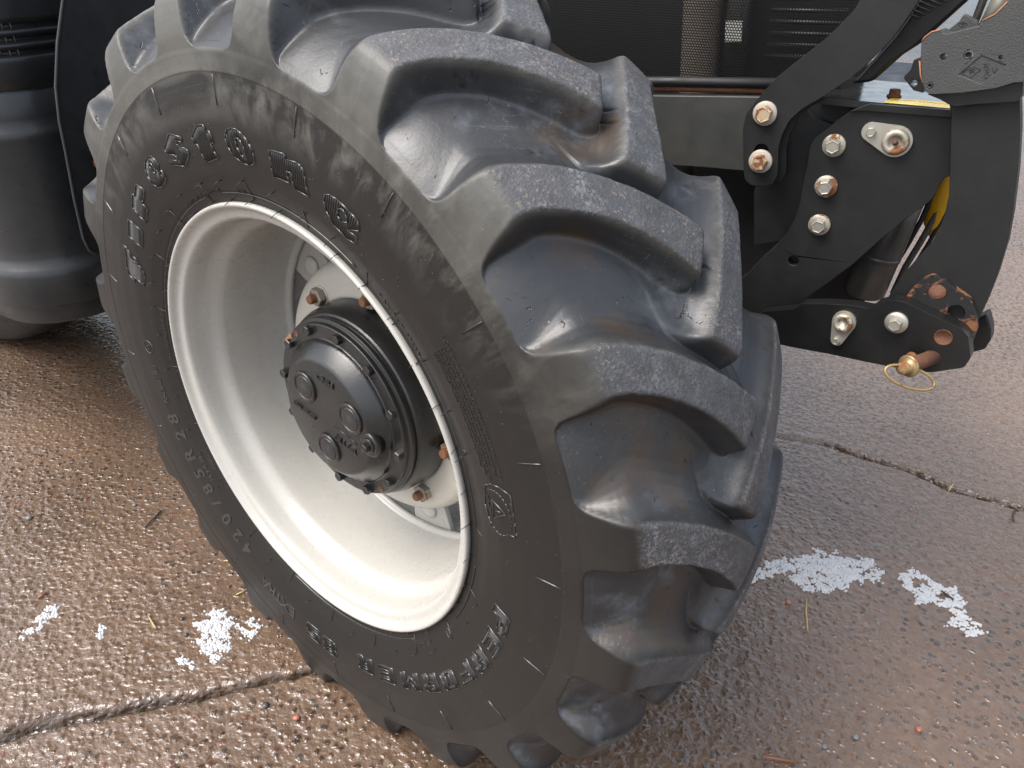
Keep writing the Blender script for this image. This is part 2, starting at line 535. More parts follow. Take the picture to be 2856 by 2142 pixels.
# ------------------------------------------------------------------ the ground
def vnoise(x, y, seed=0):
    r_ = np.random.default_rng(seed)
    T = r_.random((256, 256))
    xi = np.floor(x).astype(int); yi = np.floor(y).astype(int)
    fx = x - xi; fy = y - yi
    fx = fx * fx * (3 - 2 * fx); fy = fy * fy * (3 - 2 * fy)
    a = T[xi % 256, yi % 256]; b = T[(xi + 1) % 256, yi % 256]; c = T[xi % 256, (yi + 1) % 256]; d = T[(xi + 1) % 256, (yi + 1) % 256]
    return (a * (1 - fx) + b * fx) * (1 - fy) + (c * (1 - fx) + d * fx) * fy

def fbm(x, y, seed=0, o=4):
    s = 0; a = 1.0; t = 0
    for k in range(o):
        s = s + a * vnoise(x * 2 ** k, y * 2 ** k, seed + k); t += a; a *= 0.5
    return s / t

J1 = [(-1.60, -1.40), (-0.95, -0.84), (-0.530, -0.446), (-0.480, -0.367), (-0.434, -0.319), (-0.379, -0.276), (-0.337, -0.222), (-0.281, -0.177), (-0.228, -0.128), (-0.125, -0.021), (0.10, 0.19), (0.6, 0.66)]
J2 = [(0.30, 1.402), (0.559, 1.415), (0.706, 1.449), (0.767, 1.440), (0.855, 1.436), (0.929, 1.432), (0.995, 1.420), (1.050, 1.396), (1.102, 1.394), (1.153, 1.398), (1.231, 1.397), (1.5, 1.40), (3.5, 1.42)]
HAIR = [(-0.168, -0.134), (-0.152, -0.187), (-0.130, -0.224), (-0.106, -0.254), (-0.02, -0.36)]

def seg_dist(px, py, line):
    best = np.full(px.shape, 9.0); par = np.zeros(px.shape)
    side = np.zeros(px.shape)
    for i in range(len(line) - 1):
        ax, ay = line[i]; bx, by = line[i + 1]
        dx, dy = bx - ax, by - ay
        L2 = dx * dx + dy * dy
        t = np.clip(((px - ax) * dx + (py - ay) * dy) / L2, 0, 1)
        qx = px - ax - t * dx; qy = py - ay - t * dy
        d = np.hypot(qx, qy)
        mk = d < best
        best = np.where(mk, d, best)
        side = np.where(mk, np.sign(dx * qy - dy * qx), side)
    return best, side

def joint_dirt(x, y):
    wob = (fbm(x * 22 + 10, y * 22 + 10, 21, 3) - 0.5) * 0.016
    d, s = seg_dist(x, y, J1); d = np.abs(d * s + wob)
    a = np.exp(-(d / (0.008 + 0.007 * np.clip((-0.1 - x) / 0.4, 0, 1))) ** 2)
    d, s = seg_dist(x, y, J2); d = np.abs(d * s + wob * 0.9)
    return np.clip(a * 0.8 + np.exp(-(d / 0.0095) ** 2) * np.clip((x - 0.66) / 0.06, 0.25, 1), 0, 1)

def ground_height(x, y):
    h = (fbm(x * 3 + 50, y * 3 + 50, 3) - 0.5) * 0.010
    h = h + (fbm(x * 45 + 90, y * 45 + 90, 9, 3) - 0.5) * 0.0035
    wob = (fbm(x * 22 + 10, y * 22 + 10, 21, 3) - 0.5) * 0.016
    d, s = seg_dist(x, y, J1)
    d = np.abs(d * s + wob)
    wd = 0.0070 + 0.005 * np.clip((-0.1 - x) / 0.4, 0, 1)
    h = h - 0.030 * np.exp(-(d / wd) ** 2)
    d, s = seg_dist(x, y, J2)
    d = np.abs(d * s + wob * 0.9)
    cut = 0.25 + 0.75 * np.clip((x - 0.68) / 0.06, 0, 1)
    h = h - 0.035 * cut * np.exp(-(d / 0.0085) ** 2)
    d, s = seg_dist(x, y, HAIR)
    d = np.abs(d * s + wob * 0.5)
    h = h - 0.005 * np.exp(-(d / 0.005) ** 2)
    return h

def build_ground():
    def axis(lo, hi, step, far0, far1):
        a = list(np.arange(lo, hi + 1e-6, step))
        left, x, s = [], lo, step
        while x > far0:
            s *= 1.35; x -= s; left.append(x)
        rightl, x, s = [], hi, step
        while x < far1:
            s *= 1.35; x += s; rightl.append(x)
        return np.array(left[::-1] + a + rightl)
    xs = axis(-1.15, 1.55, 0.0062, -60, 60)
    ys = axis(-0.62, 1.75, 0.0062, -40, 80)
    X, Y = np.meshgrid(xs, ys, indexing='ij')
    Z = ground_height(X, Y)
    Z = Z * np.clip(1.6 - np.hypot(X, Y) / 8.0, 0, 1)
    # the slab is level where the tyre stands on it
    near = np.exp(-(np.hypot(X - 0.03, Y - 0.2) / 0.25) ** 4)
    Z = Z - near * np.maximum(Z, 0)
    nx, ny = X.shape
    v = np.stack([X, Y, Z], -1).reshape(-1, 3)
    i = np.arange(nx - 1)[:, None] * ny + np.arange(ny - 1)[None, :]
    q = np.stack([i, i + ny, i + ny + 1, i + 1], -1).reshape(-1, 4)
    return np_mesh('ground', v, q, M['concrete'], None, {'joint': joint_dirt(X, Y)})

def np_mesh(name, v, q, mat, parent=None, attrs=None):
    me = bpy.data.meshes.new(name)
    me.vertices.add(len(v))
    me.vertices.foreach_set('co', np.ascontiguousarray(v, dtype=np.float32).ravel())
    k = q.shape[1]
    me.loops.add(q.size)
    me.loops.foreach_set('vertex_index', np.ascontiguousarray(q, dtype=np.int32).ravel())
    me.polygons.add(len(q))
    me.polygons.foreach_set('loop_start', np.arange(0, q.size, k, dtype=np.int32))
    me.polygons.foreach_set('use_smooth', np.ones(len(q), dtype=bool))
    if attrs:
        for n_, a in attrs.items():
            at = me.attributes.new(n_, 'FLOAT', 'POINT')
            at.data.foreach_set('value', np.ascontiguousarray(a, dtype=np.float32).ravel())
    me.update(calc_edges=True)
    me.validate()
    return link(name, me, mat, parent)

ground = tag(build_ground(), kind='structure')

# ------------------------------------------------------------------ front wheel
ZC = 0.655
STEER = R(10.1)
wheel = empty('front_wheel', (0, 0, ZC), -STEER)
WC = -0.19
PITCH = 18.0
UP = [-351.2, -17.33, 74.69, 56.85]
LP = [267.0, -318.5, 123.13, 49.67]
SIDE_R = np.array([.375, .388, .400, .425, .46, .50, .53, .56, .588])
SIDE_W = np.array([-.008, -.004, 0.0, .010, .019, .0225, .022, .0198, .0187])

def side_w(r_):
    return np.interp(r_, SIDE_R, SIDE_W)

def smax(a, b, k):
    h = np.clip(0.5 + 0.5 * (a - b) / k, 0, 1)
    return b + (a - b) * h + k * h * (1 - h)

def build_tyre():
    # half profile, centre -> outboard: lug envelope and carcass floor, paired by arc length
    top_s = np.linspace(0, 0.183, 40)
    top_r = 0.705 - 1.1 * top_s ** 2
    env_s = np.concatenate([top_s, [0.1905, 0.1965, 0.2015, 0.2050, 0.2075, 0.2087, 0.2088, 0.2087]])
    env_r = np.concatenate([top_r, [0.6645, 0.6585, 0.6490, 0.636, 0.620, 0.606, 0.596, 0.588]])
    flo_s = np.array([0, .04, .08, .11, .14, .165, .186, .1990, .2087])
    flo_r = np.array([.6595, .6585, .654, .6475, .6375, .625, .611, .599, .588])
    def arc(s, r_):
        d = np.hypot(np.diff(s), np.diff(r_)); t = np.concatenate([[0], np.cumsum(d)]); return t / t[-1]
    te = arc(env_s, env_r); tf = arc(flo_s, flo_r)
    v1 = np.concatenate([np.linspace(0, 0.70, 74), np.linspace(0.70, 0.90, 26)[1:], np.linspace(0.90, 1.0, 22)[1:]])
    def curve(t_, a, b, sig, keep):
        d = np.linspace(0, 1, 801)
        A, B = np.interp(d, t_, a), np.interp(d, t_, b)
        k = np.arange(-4 * sig, 4 * sig + 1); w_ = np.exp(-0.5 * (k / sig) ** 2); w_ /= w_.sum()
        n = len(k) // 2
        ext = lambda q, even: np.concatenate([(q[1:n + 1][::-1] if even else 2 * q[0] - q[1:n + 1][::-1]), q, 2 * q[-1] - q[-n - 1:-1][::-1]])
        As = np.convolve(ext(A, False), w_, mode='valid'); Bs = np.convolve(ext(B, True), w_, mode='valid')
        return np.interp(v1, d, As), np.interp(v1, d, Bs)
    es, er = curve(te, env_s, env_r, 7, 0)
    fs, fr = curve(tf, flo_s, flo_r, 34, 0)
    # smooth the floor a little
    # sidewall below the lugs
    rs = np.concatenate([np.linspace(0.588, 0.562, 9)[1:], np.array([0.5606, 0.5598, 0.5588]), np.linspace(0.556, 0.40, 52), np.linspace(0.399, 0.375, 10)])
    ws = side_w(rs)
    from_r = np.where(rs > 0.5600, 0.0006, 0.0)           # the mould parting step on the shoulder
    groove = -0.0012 * np.exp(-((rs - 0.3945) / 0.0016) ** 2)
    ws = ws + from_r + groove
    # smoothing of the piecewise profile
    kk = np.array([1, 2, 3, 2, 1]) / 9.0
    wsm = np.convolve(np.pad(ws, 2, mode='edge'), kk, mode='valid')
    keep = np.abs(rs - 0.56) < 0.003
    ws = np.where(keep, ws, wsm)
    rs2 = np.linspace(0.588, 0.375, 22)[1:]
    ws2 = side_w(rs2)
    rows = []   # (side, es, er, fs, fr, v) from near bead to far bead
    for r_, w in zip(rs[::-1], ws[::-1]): rows.append((1, w - WC, r_, w - WC, r_, 2.0))
    for k in range(len(v1) - 1, -1, -1): rows.append((1, es[k], er[k], fs[k], fr[k], v1[k]))
    for k in range(1, len(v1)): rows.append((-1, -es[k], er[k], -fs[k], fr[k], v1[k]))
    for r_, w in zip(rs2, ws2): rows.append((-1, -(w - WC), r_, -(w - WC), r_, 2.0))
    rows = np.array(rows)
    sd, ES, ER, FS, FR, V = rows.T
    NT = 92 * 20
    t = np.arange(NT) * 360.0 / NT
    sa = np.sqrt(np.minimum(np.abs(ES), 0.185) ** 2 + 0.012 ** 2) - 0.004
    thc = 0.5 * (np.polyval(UP, sa) + np.polyval(LP, sa))
    TH = thc[:, None] + t[None, :]
    nr = len(rows)
    H = np.hypot(ES - FS, ER - FR)
    # half-width of the lug on the end face, by radius
    wr = np.array([.588, .5895, .592, .598, .606, .62, .645, .667, .72])
    wd = np.array([12.6, 11.0, 9.6, 8.3, 7.3, 6.6, 5.6, 4.6, 4.6])
    mask = np.zeros((nr, NT))
    for side in (1, -1):
        s = ES * side
        off = 0.0 if side == 1 else 9.0
        act = s > -0.07
        U = np.polyval(UP, np.clip(s, -0.04, 0.182)); L = np.polyval(LP, np.clip(s, -0.03, 0.182))
        # widening below the crown corner
        onend = (s > 0.183)
        wend = np.interp(ER, wr, wd)
        cen = 65.4
        bl = np.clip((s - 0.183) / 0.012, 0, 1)
        U = np.where(onend, U * (1 - bl) + (cen + 0.5 * wend) * bl, U)
        L = np.where(onend, L * (1 - bl) + (cen - 0.5 * wend) * bl, L)
        du = np.polyval(np.polyder(UP), np.clip(s, -0.04, 0.17)); dl = np.polyval(np.polyder(LP), np.clip(s, -0.03, 0.17))
        cu = np.cos(np.arctan(np.radians(du) * 0.69)); cl = np.cos(np.arctan(np.radians(dl) * 0.69))
        cu = np.where(s > 0.197, 1.0, cu); cl = np.where(s > 0.197, 1.0, cl)
        ker = np.exp(-0.5 * (np.arange(-9, 10) / 3.2) ** 2); ker /= ker.sum()
        sm1 = lambda q: np.convolve(np.pad(q, 9, mode='edge'), ker, mode='valid')
        lowr = np.clip((0.612 - ER) / 0.010, 0, 1)
        U = U * lowr + sm1(U) * (1 - lowr); L = L * lowr + sm1(L) * (1 - lowr)
        cu = sm1(sm1(cu)); cl = sm1(sm1(cl))
        ph = TH - off
        c0 = 0.5 * (U + L)
        ph = (ph - c0[:, None] + 7.0) % 18.0 - 7.0 + c0[:, None]
        dU = np.radians(ph - U[:, None]) * ER[:, None] * cu[:, None]
        dL = np.radians(L[:, None] - ph) * ER[:, None] * cl[:, None]
        beta = R(47)
        e = (s[:, None] + 0.004) * math.cos(beta) + np.radians(ph - 52.2) * 0.70 * math.sin(beta)
        dN = -e
        # worn crest; scooped leading flank with a long fillet, steep trailing wall with a tight root
        rag = (fbm(np.radians(TH) * 90 + 300, (ES * 120)[:, None] + 40 + 0 * TH, 5, 3) - 0.5) * 0.0022
        sc_ = (np.maximum(H, 0.005) / 0.045)[:, None]
        sc_ = np.where(V[:, None] > 1.5, 0.1, sc_)
        iu = np.interp((dU + rag * (dU < 0.006)) / sc_, [-.003, .0, .002, .005, .012, .020, .030, .042, .056, .072], [1, .99, .955, .85, .55, .33, .175, .075, .02, 0])
        il = np.interp((dL + rag * (dL < 0.004)) / sc_, [-.003, .0, .0015, .0035, .0155, .0185, .023, .030], [1, .99, .96, .89, .11, .05, .015, 0])
        nn_ = np.interp((dN + rag * (dN < 0.004)) / sc_, [-.012, -.003, .002, .006, .019, .025, .035, .045], [1, .99, .95, .85, .14, .06, .015, 0])
        mm = iu * il
        mm = np.where((s < 0.06)[:, None], mm * nn_, mm)
        mm = np.where(act[:, None], mm, 0)
        mask = smax(mask, mm, 0.06) - 0.015 if side == -1 else mm
    mask = np.clip(mask, 0, 1)
    mask = np.where(V[:, None] > 1.5, 1.0, mask)
    S = FS[:, None] + (ES - FS)[:, None] * mask
    RD = FR[:, None] + (ER - FR)[:, None] * mask
    # gentle unevenness of the carcass
    RD = RD + (fbm(np.radians(TH) * 14 + 20, (ES * 20)[:, None] + 30 + 0 * TH, 31, 3) - 0.5) * 0.0022 * (V[:, None] < 0.95)
    # weather cracks along the roots between the lug noses
    crack = np.zeros_like(RD)
    for s0, seed in ((-0.0105, 3), (0.0085, 8), (-0.030, 12)):
        j = int(np.argmin(np.abs(ES - s0) + 10 * (V > 1.5)))
        gate = np.clip((vnoise(np.radians(TH[j]) * 9 + 60, 0 * TH[j] + seed, seed) - (0.36 if s0 > -0.02 else 0.52)) * 8, 0, 1) * np.clip((0.80 - mask[j]) * 6, 0, 1)
        RD[j] -= 0.0030 * gate; crack[j] = gate
    thr = np.radians(TH)
    X = RD * np.cos(thr); Z = RD * np.sin(thr); Y = -(S + WC)
    # the tyre squats on the slab
    zmin = -ZC + 0.0008
    Z = np.where(Z < zmin + 0.02, np.maximum(Z, zmin + 0.02 * np.exp(np.minimum((Z - zmin - 0.02) / 0.02, 0)) * 0.15), Z)
    tread = (V < 0.995)[:, None]
    top = np.clip((mask - 0.90) / 0.08, 0, 1) * tread * np.clip((0.197 - np.abs(ES)) / 0.014, 0, 1)[:, None]
    # the scuffed zone runs a little way down the lug ends
    floor = np.clip((0.93 - mask) / 0.25, 0, 1) * tread
    v = np.stack([X, Y, Z], -1).reshape(-1, 3)
    ii = np.arange(NT); jj = np.arange(nr - 1)
    a = jj[:, None] * NT + ii[None, :]; b = jj[:, None] * NT + ((ii + 1) % NT)[None, :]
    q = np.stack([a, a + NT, b + NT, b], -1).reshape(-1, 4)
    ang = np.radians(TH + 0.0)
    ang = 0.5 - 0.5 * np.cos(ang) + 2.0 * np.sin(ang)     # seamless angular coordinate
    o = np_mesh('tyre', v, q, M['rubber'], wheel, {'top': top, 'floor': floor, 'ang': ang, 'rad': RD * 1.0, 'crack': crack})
    return o

tyre = build_tyre()

# ---- moulded lettering and lines on the sidewall
def polar(th, r_, h):
    w = float(side_w(r_)) + h
    t = R(th)
    return (r_ * math.cos(t), -w, r_ * math.sin(t))

def ridge_geo(p, q, width, h0, h1, V_, F_):
    """raised bead from polar point p to q (deg, r)"""
    n = max(1, int(math.hypot(R(q[0] - p[0]) * 0.47, q[1] - p[1]) / 0.010))
    dx, dy = -R(q[0] - p[0]) * 0.5 * (p[1] + q[1]), q[1] - p[1]
    L = math.hypot(dx, dy) or 1e-9
    nx, ny = -dy / L, dx / L
    s = len(V_)
    for i in range(n + 1):
        t = i / n
        th = p[0] + (q[0] - p[0]) * t; r_ = p[1] + (q[1] - p[1]) * t
        for off, h in ((-0.5, h0), (-0.28, h1), (0.28, h1), (0.5, h0)):
            rr = r_ + ny * width * off
            tt = th - math.degrees(nx * width * off / r_)
            V_.append(polar(tt, rr, h))
    for i in range(n):
        for k in range(3):
            a = s + i * 4 + k
            F_.append((a, a + 1, a + 5, a + 4))
    F_.append((s, s + 3, s + 2, s + 1)); e = s + n * 4
    F_.append((e, e + 1, e + 2, e + 3))

def ribbed(polys, name, pitch=0.50, width=0.0015, h=0.0017):
    V_, F_ = [], []
    for pl in polys:
        for i in range(len(pl)):
            ridge_geo(pl[i], pl[(i + 1) % len(pl)], width, -0.0006, h, V_, F_)
    o = mesh(name, V_, F_, M['letteredge'], tyre, True)
    # field and ribs
    V2, F2 = [], []
    t0 = min(p[0] for p in polys[0]); t1 = max(p[0] for p in polys[0])
    k = int((t1 - t0) / pitch)
    for i in range(k + 1):
        t = t0 + (i + 0.5) * pitch
        xs = []
        for pl in polys:
            for j in range(len(pl)):
                a, b = pl[j], pl[(j + 1) % len(pl)]
                if (a[0] - t) * (b[0] - t) < 0:
                    xs.append(a[1] + (b[1] - a[1]) * (t - a[0]) / (b[0] - a[0]))
        xs.sort()
        for j in range(0, len(xs) - 1, 2):
            ridge_geo((t, xs[j]), (t, xs[j + 1]), R(pitch) * 0.46 * 0.62, -0.0004, 0.0009, V2, F2)
    if V2: mesh('letter_ribs', V2, F2, M['letter'], tyre, True)
    return o

GL = {
'f':[[(151.84,.4892),(152.00,.4759),(153.68,.4652),(152.49,.4607),(153.02,.4509),(153.94,.4494),(154.79,.4401),(156.12,.4356),(159.50,.4384),(158.65,.4538),(158.64,.4612),(159.95,.4586),(159.05,.4766),(157.40,.4825),(154.62,.4821),(152.08,.4867)]],
'i':[[(143.32,.4816),(142.80,.4638),(142.66,.4466),(147.57,.4419),(147.72,.4585),(147.69,.4754)]],
'r':[[(131.75,.4834),(130.27,.4641),(133.57,.4582),(134.17,.4628),(134.55,.4600),(134.54,.4474),(138.97,.4427),(138.88,.4580),(138.64,.4702),(138.84,.4768),(135.30,.4840),(135.00,.4787)]],
'e':[[(120.41,.4843),(119.47,.4699),(120.93,.4590),(121.41,.4575),(119.76,.4588),(120.06,.4467),(121.07,.4437),(123.86,.4427),(125.26,.4473),(126.07,.4575),(125.90,.4704),(125.16,.4797),(123.64,.4868),(122.10,.4878)],[(122.34,.4819),(121.57,.4689),(122.47,.4616),(123.21,.4682),(123.01,.4764)]],
's':[[(110.36,.4926),(106.96,.4820),(107.38,.4754),(109.02,.4801),(109.38,.4765),(109.14,.4718),(106.97,.4655),(106.50,.4603),(107.08,.4554),(110.85,.4439),(114.97,.4551),(114.59,.4619),(112.21,.4554),(111.54,.4585),(111.79,.4630),(114.43,.4707),(114.50,.4771),(114.19,.4799)]],
't':[[(100.36,.4922),(98.21,.4932),(98.08,.4837),(96.97,.4850),(96.74,.4688),(97.81,.4677),(97.70,.4566),(97.42,.4467),(102.54,.4406),(102.35,.4540),(102.37,.4677),(103.34,.4685),(103.20,.4783)]],
'o':[[(91.43,.4896),(90.12,.4933),(88.61,.4935),(86.99,.4878),(85.91,.4789),(85.27,.4686),(85.33,.4566),(86.07,.4512),(87.86,.4462),(89.66,.4474),(91.52,.4534),(92.46,.4655),(92.55,.4771),(92.20,.4837)],[(89.30,.4822),(88.41,.4804),(87.70,.4726),(87.60,.4632),(88.26,.4567),(89.08,.4593),(89.70,.4686),(89.69,.4770)]],
'n':[[(80.74,.4836),(76.86,.4901),(76.68,.4838),(73.91,.4897),(72.82,.4884),(72.20,.4789),(71.85,.4658),(71.40,.4519),(75.00,.4482),(75.39,.4590),(75.44,.4689),(76.63,.4683),(76.54,.4615),(76.20,.4518),(80.57,.4471),(80.73,.4591),(80.59,.4746)]],
'e2':[[(67.45,.4765),(66.41,.4819),(64.65,.4849),(61.94,.4847),(60.12,.4842),(59.36,.4727),(61.82,.4567),(59.50,.4605),(59.87,.4462),(62.00,.4394),(65.30,.4410),(66.97,.4535),(67.62,.4660)],[(64.26,.4745),(63.43,.4787),(62.63,.4760),(61.93,.4673),(63.38,.4593),(64.21,.4629),(64.43,.4690)]],
}
for k_, pl in GL.items():
    ribbed(pl, 'raised_letter')

BLK = {  # block letters in a unit box, x along the reading direction
'P': [[(0,0),(0,1),(.82,1),(1,.85),(1,.55),(.82,.40),(.38,.40),(.38,0)], [(.38,.60),(.66,.60),(.66,.80),(.38,.80)]],
'E': [[(0,0),(0,1),(1,1),(1,.80),(.34,.80),(.34,.62),(.92,.62),(.92,.40),(.34,.40),(.34,.20),(1,.20),(1,0)]],
'R': [[(0,0),(0,1),(.82,1),(1,.85),(1,.58),(.86,.46),(1,0),(.66,0),(.54,.40),(.36,.40),(.36,0)], [(.36,.60),(.66,.60),(.66,.80),(.36,.80)]],
'F': [[(0,0),(0,1),(1,1),(1,.80),(.36,.80),(.36,.60),(.88,.60),(.88,.38),(.36,.38),(.36,0)]],
'O': [[(0,.14),(0,.86),(.15,1),(.85,1),(1,.86),(1,.14),(.85,0),(.15,0)], [(.34,.22),(.66,.22),(.66,.78),(.34,.78)]],
'M': [[(0,0),(0,1),(.26,1),(.5,.55),(.74,1),(1,1),(1,0),(.74,0),(.74,.52),(.5,.16),(.26,.52),(.26,0)]],
'8': [[(0,.12),(0,.40),(.12,.52),(0,.62),(0,.88),(.15,1),(.85,1),(1,.88),(1,.62),(.88,.52),(1,.40),(1,.12),(.85,0),(.15,0)], [(.34,.18),(.66,.18),(.66,.38),(.34,.38)], [(.34,.64),(.66,.64),(.66,.82),(.34,.82)]],
'5': [[(0,.0),(0,.20),(.62,.20),(.62,.40),(0,.40),(0,1),(.95,1),(.95,.80),(.34,.80),(.34,.62),(.85,.62),(1,.50),(1,.12),(.85,0)]],
}
def block(ch, thc, r0, r1, wdeg, shear=0.0):
    out = []
    for pl in BLK[ch]:
        out.append([(thc + wdeg / 2 - (x + shear * (y - 0.5)) * wdeg, r0 + (r1 - r0) * y) for x, y in pl])
    return ribbed(out, 'raised_letter', pitch=0.42, width=0.0014, h=0.0015)
for ch, thc in zip('PERFORMER', (-12.6, -19.6, -27.0, -34.3, -42.1, -49.6, -57.6, -66.6, -74.6)):
    block(ch, thc, 0.4515, 0.4835, 5.4 if ch != 'M' else 6.6, 0.10)
block('8', -88.0, 0.464, 0.500, 4.8); block('5', -94.2, 0.464, 0.500, 4.8)

def text_2d(s, size, extr=0.001, offset=0.0, align='CENTER', space=1.0):
    cu = bpy.data.curves.new('txt', 'FONT')
    cu.body = s; cu.size = size; cu.extrude = extr; cu.offset = offset
    cu.align_x = align; cu.align_y = 'CENTER'; cu.resolution_u = 2; cu.space_character = space
    ob = bpy.data.objects.new('txt', cu)
    COL.objects.link(ob)
    dg = bpy.context.evaluated_depsgraph_get(); dg.update()
    me = ob.evaluated_get(dg).to_mesh()
    v = [tuple(p.co) for p in me.vertices]; f = [tuple(p.vertices) for p in me.polygons]
    ob.evaluated_get(dg).to_mesh_clear()
    bpy.data.objects.remove(ob); bpy.data.curves.remove(cu)
    return v, f

def side_text(s, thc, rc, size, name='moulded_text', offset=0.0, extr=0.0009, space=1.0, align='CENTER', mat='letteredge'):
    v, f = text_2d(s, size, extr, offset, align, space)
    out = [polar(thc - math.degrees(x / rc), rc + y, z + 0.0002) for x, y, z in v]
    return mesh(name, out, f, M[mat], tyre)

for ch, thc in zip('EXTRA', (-102.2, -105.0, -107.6, -110.1, -112.8)):
    side_text(ch, thc, 0.479, 0.040, 'raised_letter', 0.0002)
for ch, thc in zip('420/85R28', (-121.9, -126.4, -131.6, -136.6, -140.9, -145.6, -151.0, -156.8, -161.5)):
    side_text(ch, thc, 0.451, 0.044, 'raised_letter', 0.0010, extr=0.0010)
side_text('RADIAL  R-1', -171.5, 0.452, 0.016, offset=0.0003)
side_text('16.9 R 28', -146, 0.425, 0.015, offset=0.0003)
side_text('TUBELESS', -148, 0.404, 0.011, offset=0.0002)
side_text('MADE IN SPAIN  139 A8  136 B', 172, 0.4045, 0.009)
side_text('MOUNT ONLY ON APPROVED RIMS', 113, 0.4005, 0.0075)
side_text('TYRE', 96, 0.399, 0.0085)
side_text('MAXIMUM SPEED', 46, 0.4000, 0.0085, space=1.6)
side_text('BR   BRAND', -48, 0.404, 0.011)
SW = ['SAFETY WARNING:',
      'EXPLOSION OF TIRE/RIM ASSEMBLY DUE TO IMPROPER MOUNTING',
      'NEVER EXCEED 35 PSI TO SEAT BEADS  NEVER INFLATE TYRES',
      'NEVER WELD ON RIM WITHOUT REMOVING TIRE  USE SAFETY CAGE',
      'FOLLOW INSTRUCTIONS IN EQUIPMENT SAFETY MANUAL  TYRES',
      'ONLY SPECIALLY TRAINED PERSONS SHOULD MOUNT TIRES']
side_text(SW[0], 39.9, 0.4845, 0.0088, space=1.25, align='LEFT', extr=0.0007)
side_text('SERIOUS INJURY MAY RESULT FROM', 28.6, 0.4848, 0.0060, align='LEFT', extr=0.0006)
for i, s_ in enumerate(SW[1:]):
    side_text(s_, 38.4, 0.4760 - 0.0066 * i, 0.0056, align='LEFT', extr=0.0006)

# speed symbol: tractor outline with warning triangle
V_, F_ = [], []
def poly_ridge(pts, w=0.0014, closed=False, h=0.0013):
    n = len(pts)
    for i in range(n if closed else n - 1):
        ridge_geo(pts[i], pts[(i + 1) % n], w, -0.0004, h, V_, F_)
poly_ridge([(15.5,.446),(15.7,.452),(16.2,.462),(16.0,.478),(15.2,.495),(7.9,.490),(7.9,.478)])
poly_ridge([(15.5,.446),(13.7,.441),(11.3,.436),(9.0,.440),(7.4,.444)])
poly_ridge([(13.2,.456),(11.4,.479),(9.6,.452)], closed=True)
poly_ridge([(11.3,.459),(11.4,.469)])
for i in range(4):
    t_ = 14.0 - i * 1.7
    poly_ridge([(t_,.495),(t_ - .25,.491),(t_ - .5,.495)], 0.0010)
poly_ridge([(11 + 4.1 * math.cos(a), .461 + .026 * math.sin(a)) for a in np.linspace(0, 2 * math.pi, 28)], 0.0010, True, 0.0008)
mesh('speed_symbol', V_, F_, M['letteredge'], tyre, True)
side_text('25 km MAX', 11.4, 0.4465, 0.0068)
V_, F_ = [], []
poly_ridge([(178.2 + 1.7 * math.cos(a), .4545 + .011 * math.sin(a)) for a in np.linspace(0, 2 * math.pi, 20)], 0.0014, True)
mesh('approval_mark', V_, F_, M['letteredge'], tyre, True)
side_text('E9', 178.2, 0.4545, 0.010, offset=0.0003)
V_, F_ = [], []
poly_ridge([(-34.5 + 0.75 * math.cos(a), .4045 + .0065 * math.sin(a)) for a in np.linspace(0, 2 * math.pi, 16)], 0.001, True)
mesh('approval_mark', V_, F_, M['letteredge'], tyre, True)

# radial mould lines at every lug pitch, nibs and rubber whiskers
for k in range(20):
    th = 2.6 + 18 * k
    V_, F_ = [], []
    ridge_geo((th, 0.5575), (th, 0.5195), 0.0016, -0.0004, 0.0013, V_, F_)
    mesh('mould_line', V_, F_, M['letteredge'], tyre, True)
    V_, F_ = [], []
    ridge_geo((th, 0.387), (th - 0.1, 0.4165), 0.0012, -0.0004, 0.0009, V_, F_)
    mesh('mould_line', V_, F_, M['letter'], tyre, True)
V_, F_ = [], []
for a0, a1, r_ in ((60, 105, .3955), (112, 176, .3955), (-28, -8, .3965), (-105, -52, .396), (2, 40, .397)):
    ridge_geo((a0, r_), (a1, r_), 0.0015, -0.0004, 0.0011, V_, F_)
mesh('bead_line', V_, F_, M['letteredge'], tyre, True)
hair = []
for k in range(40):
    th = 2.6 + 9 * k + rng.uniform(-1.0, 1.0)
    for rr in (0.417, 0.386):
        if rng.random() < 0.82:
            hair.append((th + rng.uniform(-0.6, 0.6), rr + rng.uniform(-0.002, 0.002), 0.010 + 0.007 * rng.random()))
for th, r_, ln in hair:
    p = Vector(polar(th, r_, 0.0))
    q = p + Vector((-0.35, -0.85, -0.45)).normalized() * ln + Vector((rng.uniform(-1, 1), 0, rng.uniform(-1, 1))) * 0.002
    mid = (p + q) / 2 + Vector((0, 0, 0.0012))
    v_, f_ = tube_geo([p, mid, q], [0.0008, 0.0006, 0.0005], 5)
    mesh('rubber_whisker', v_, f_, M['letter'], tyre, True)
nv, nf = [], []
for k in range(330):
    th = rng.uniform(-180, 180); r_ = rng.choice([rng.uniform(.43, .56), rng.uniform(.56, .585)])
    p = Vector(polar(th, r_, 0.0002)); s_ = len(nv); hh = rng.uniform(0.0008, 0.0018); ww = rng.uniform(0.0007, 0.0014)
    for a in range(5):
        nv.append(p + Vector((math.cos(a * 1.2566) * ww, 0, math.sin(a * 1.2566) * ww)))
    nv.append(p + Vector((0, -hh, 0)))
    for a in range(5): nf.append((s_ + a, s_ + (a + 1) % 5, s_ + 5))
tag(mesh('vent_nibs', nv, nf, M['letteredge'], tyre, True), kind='stuff')

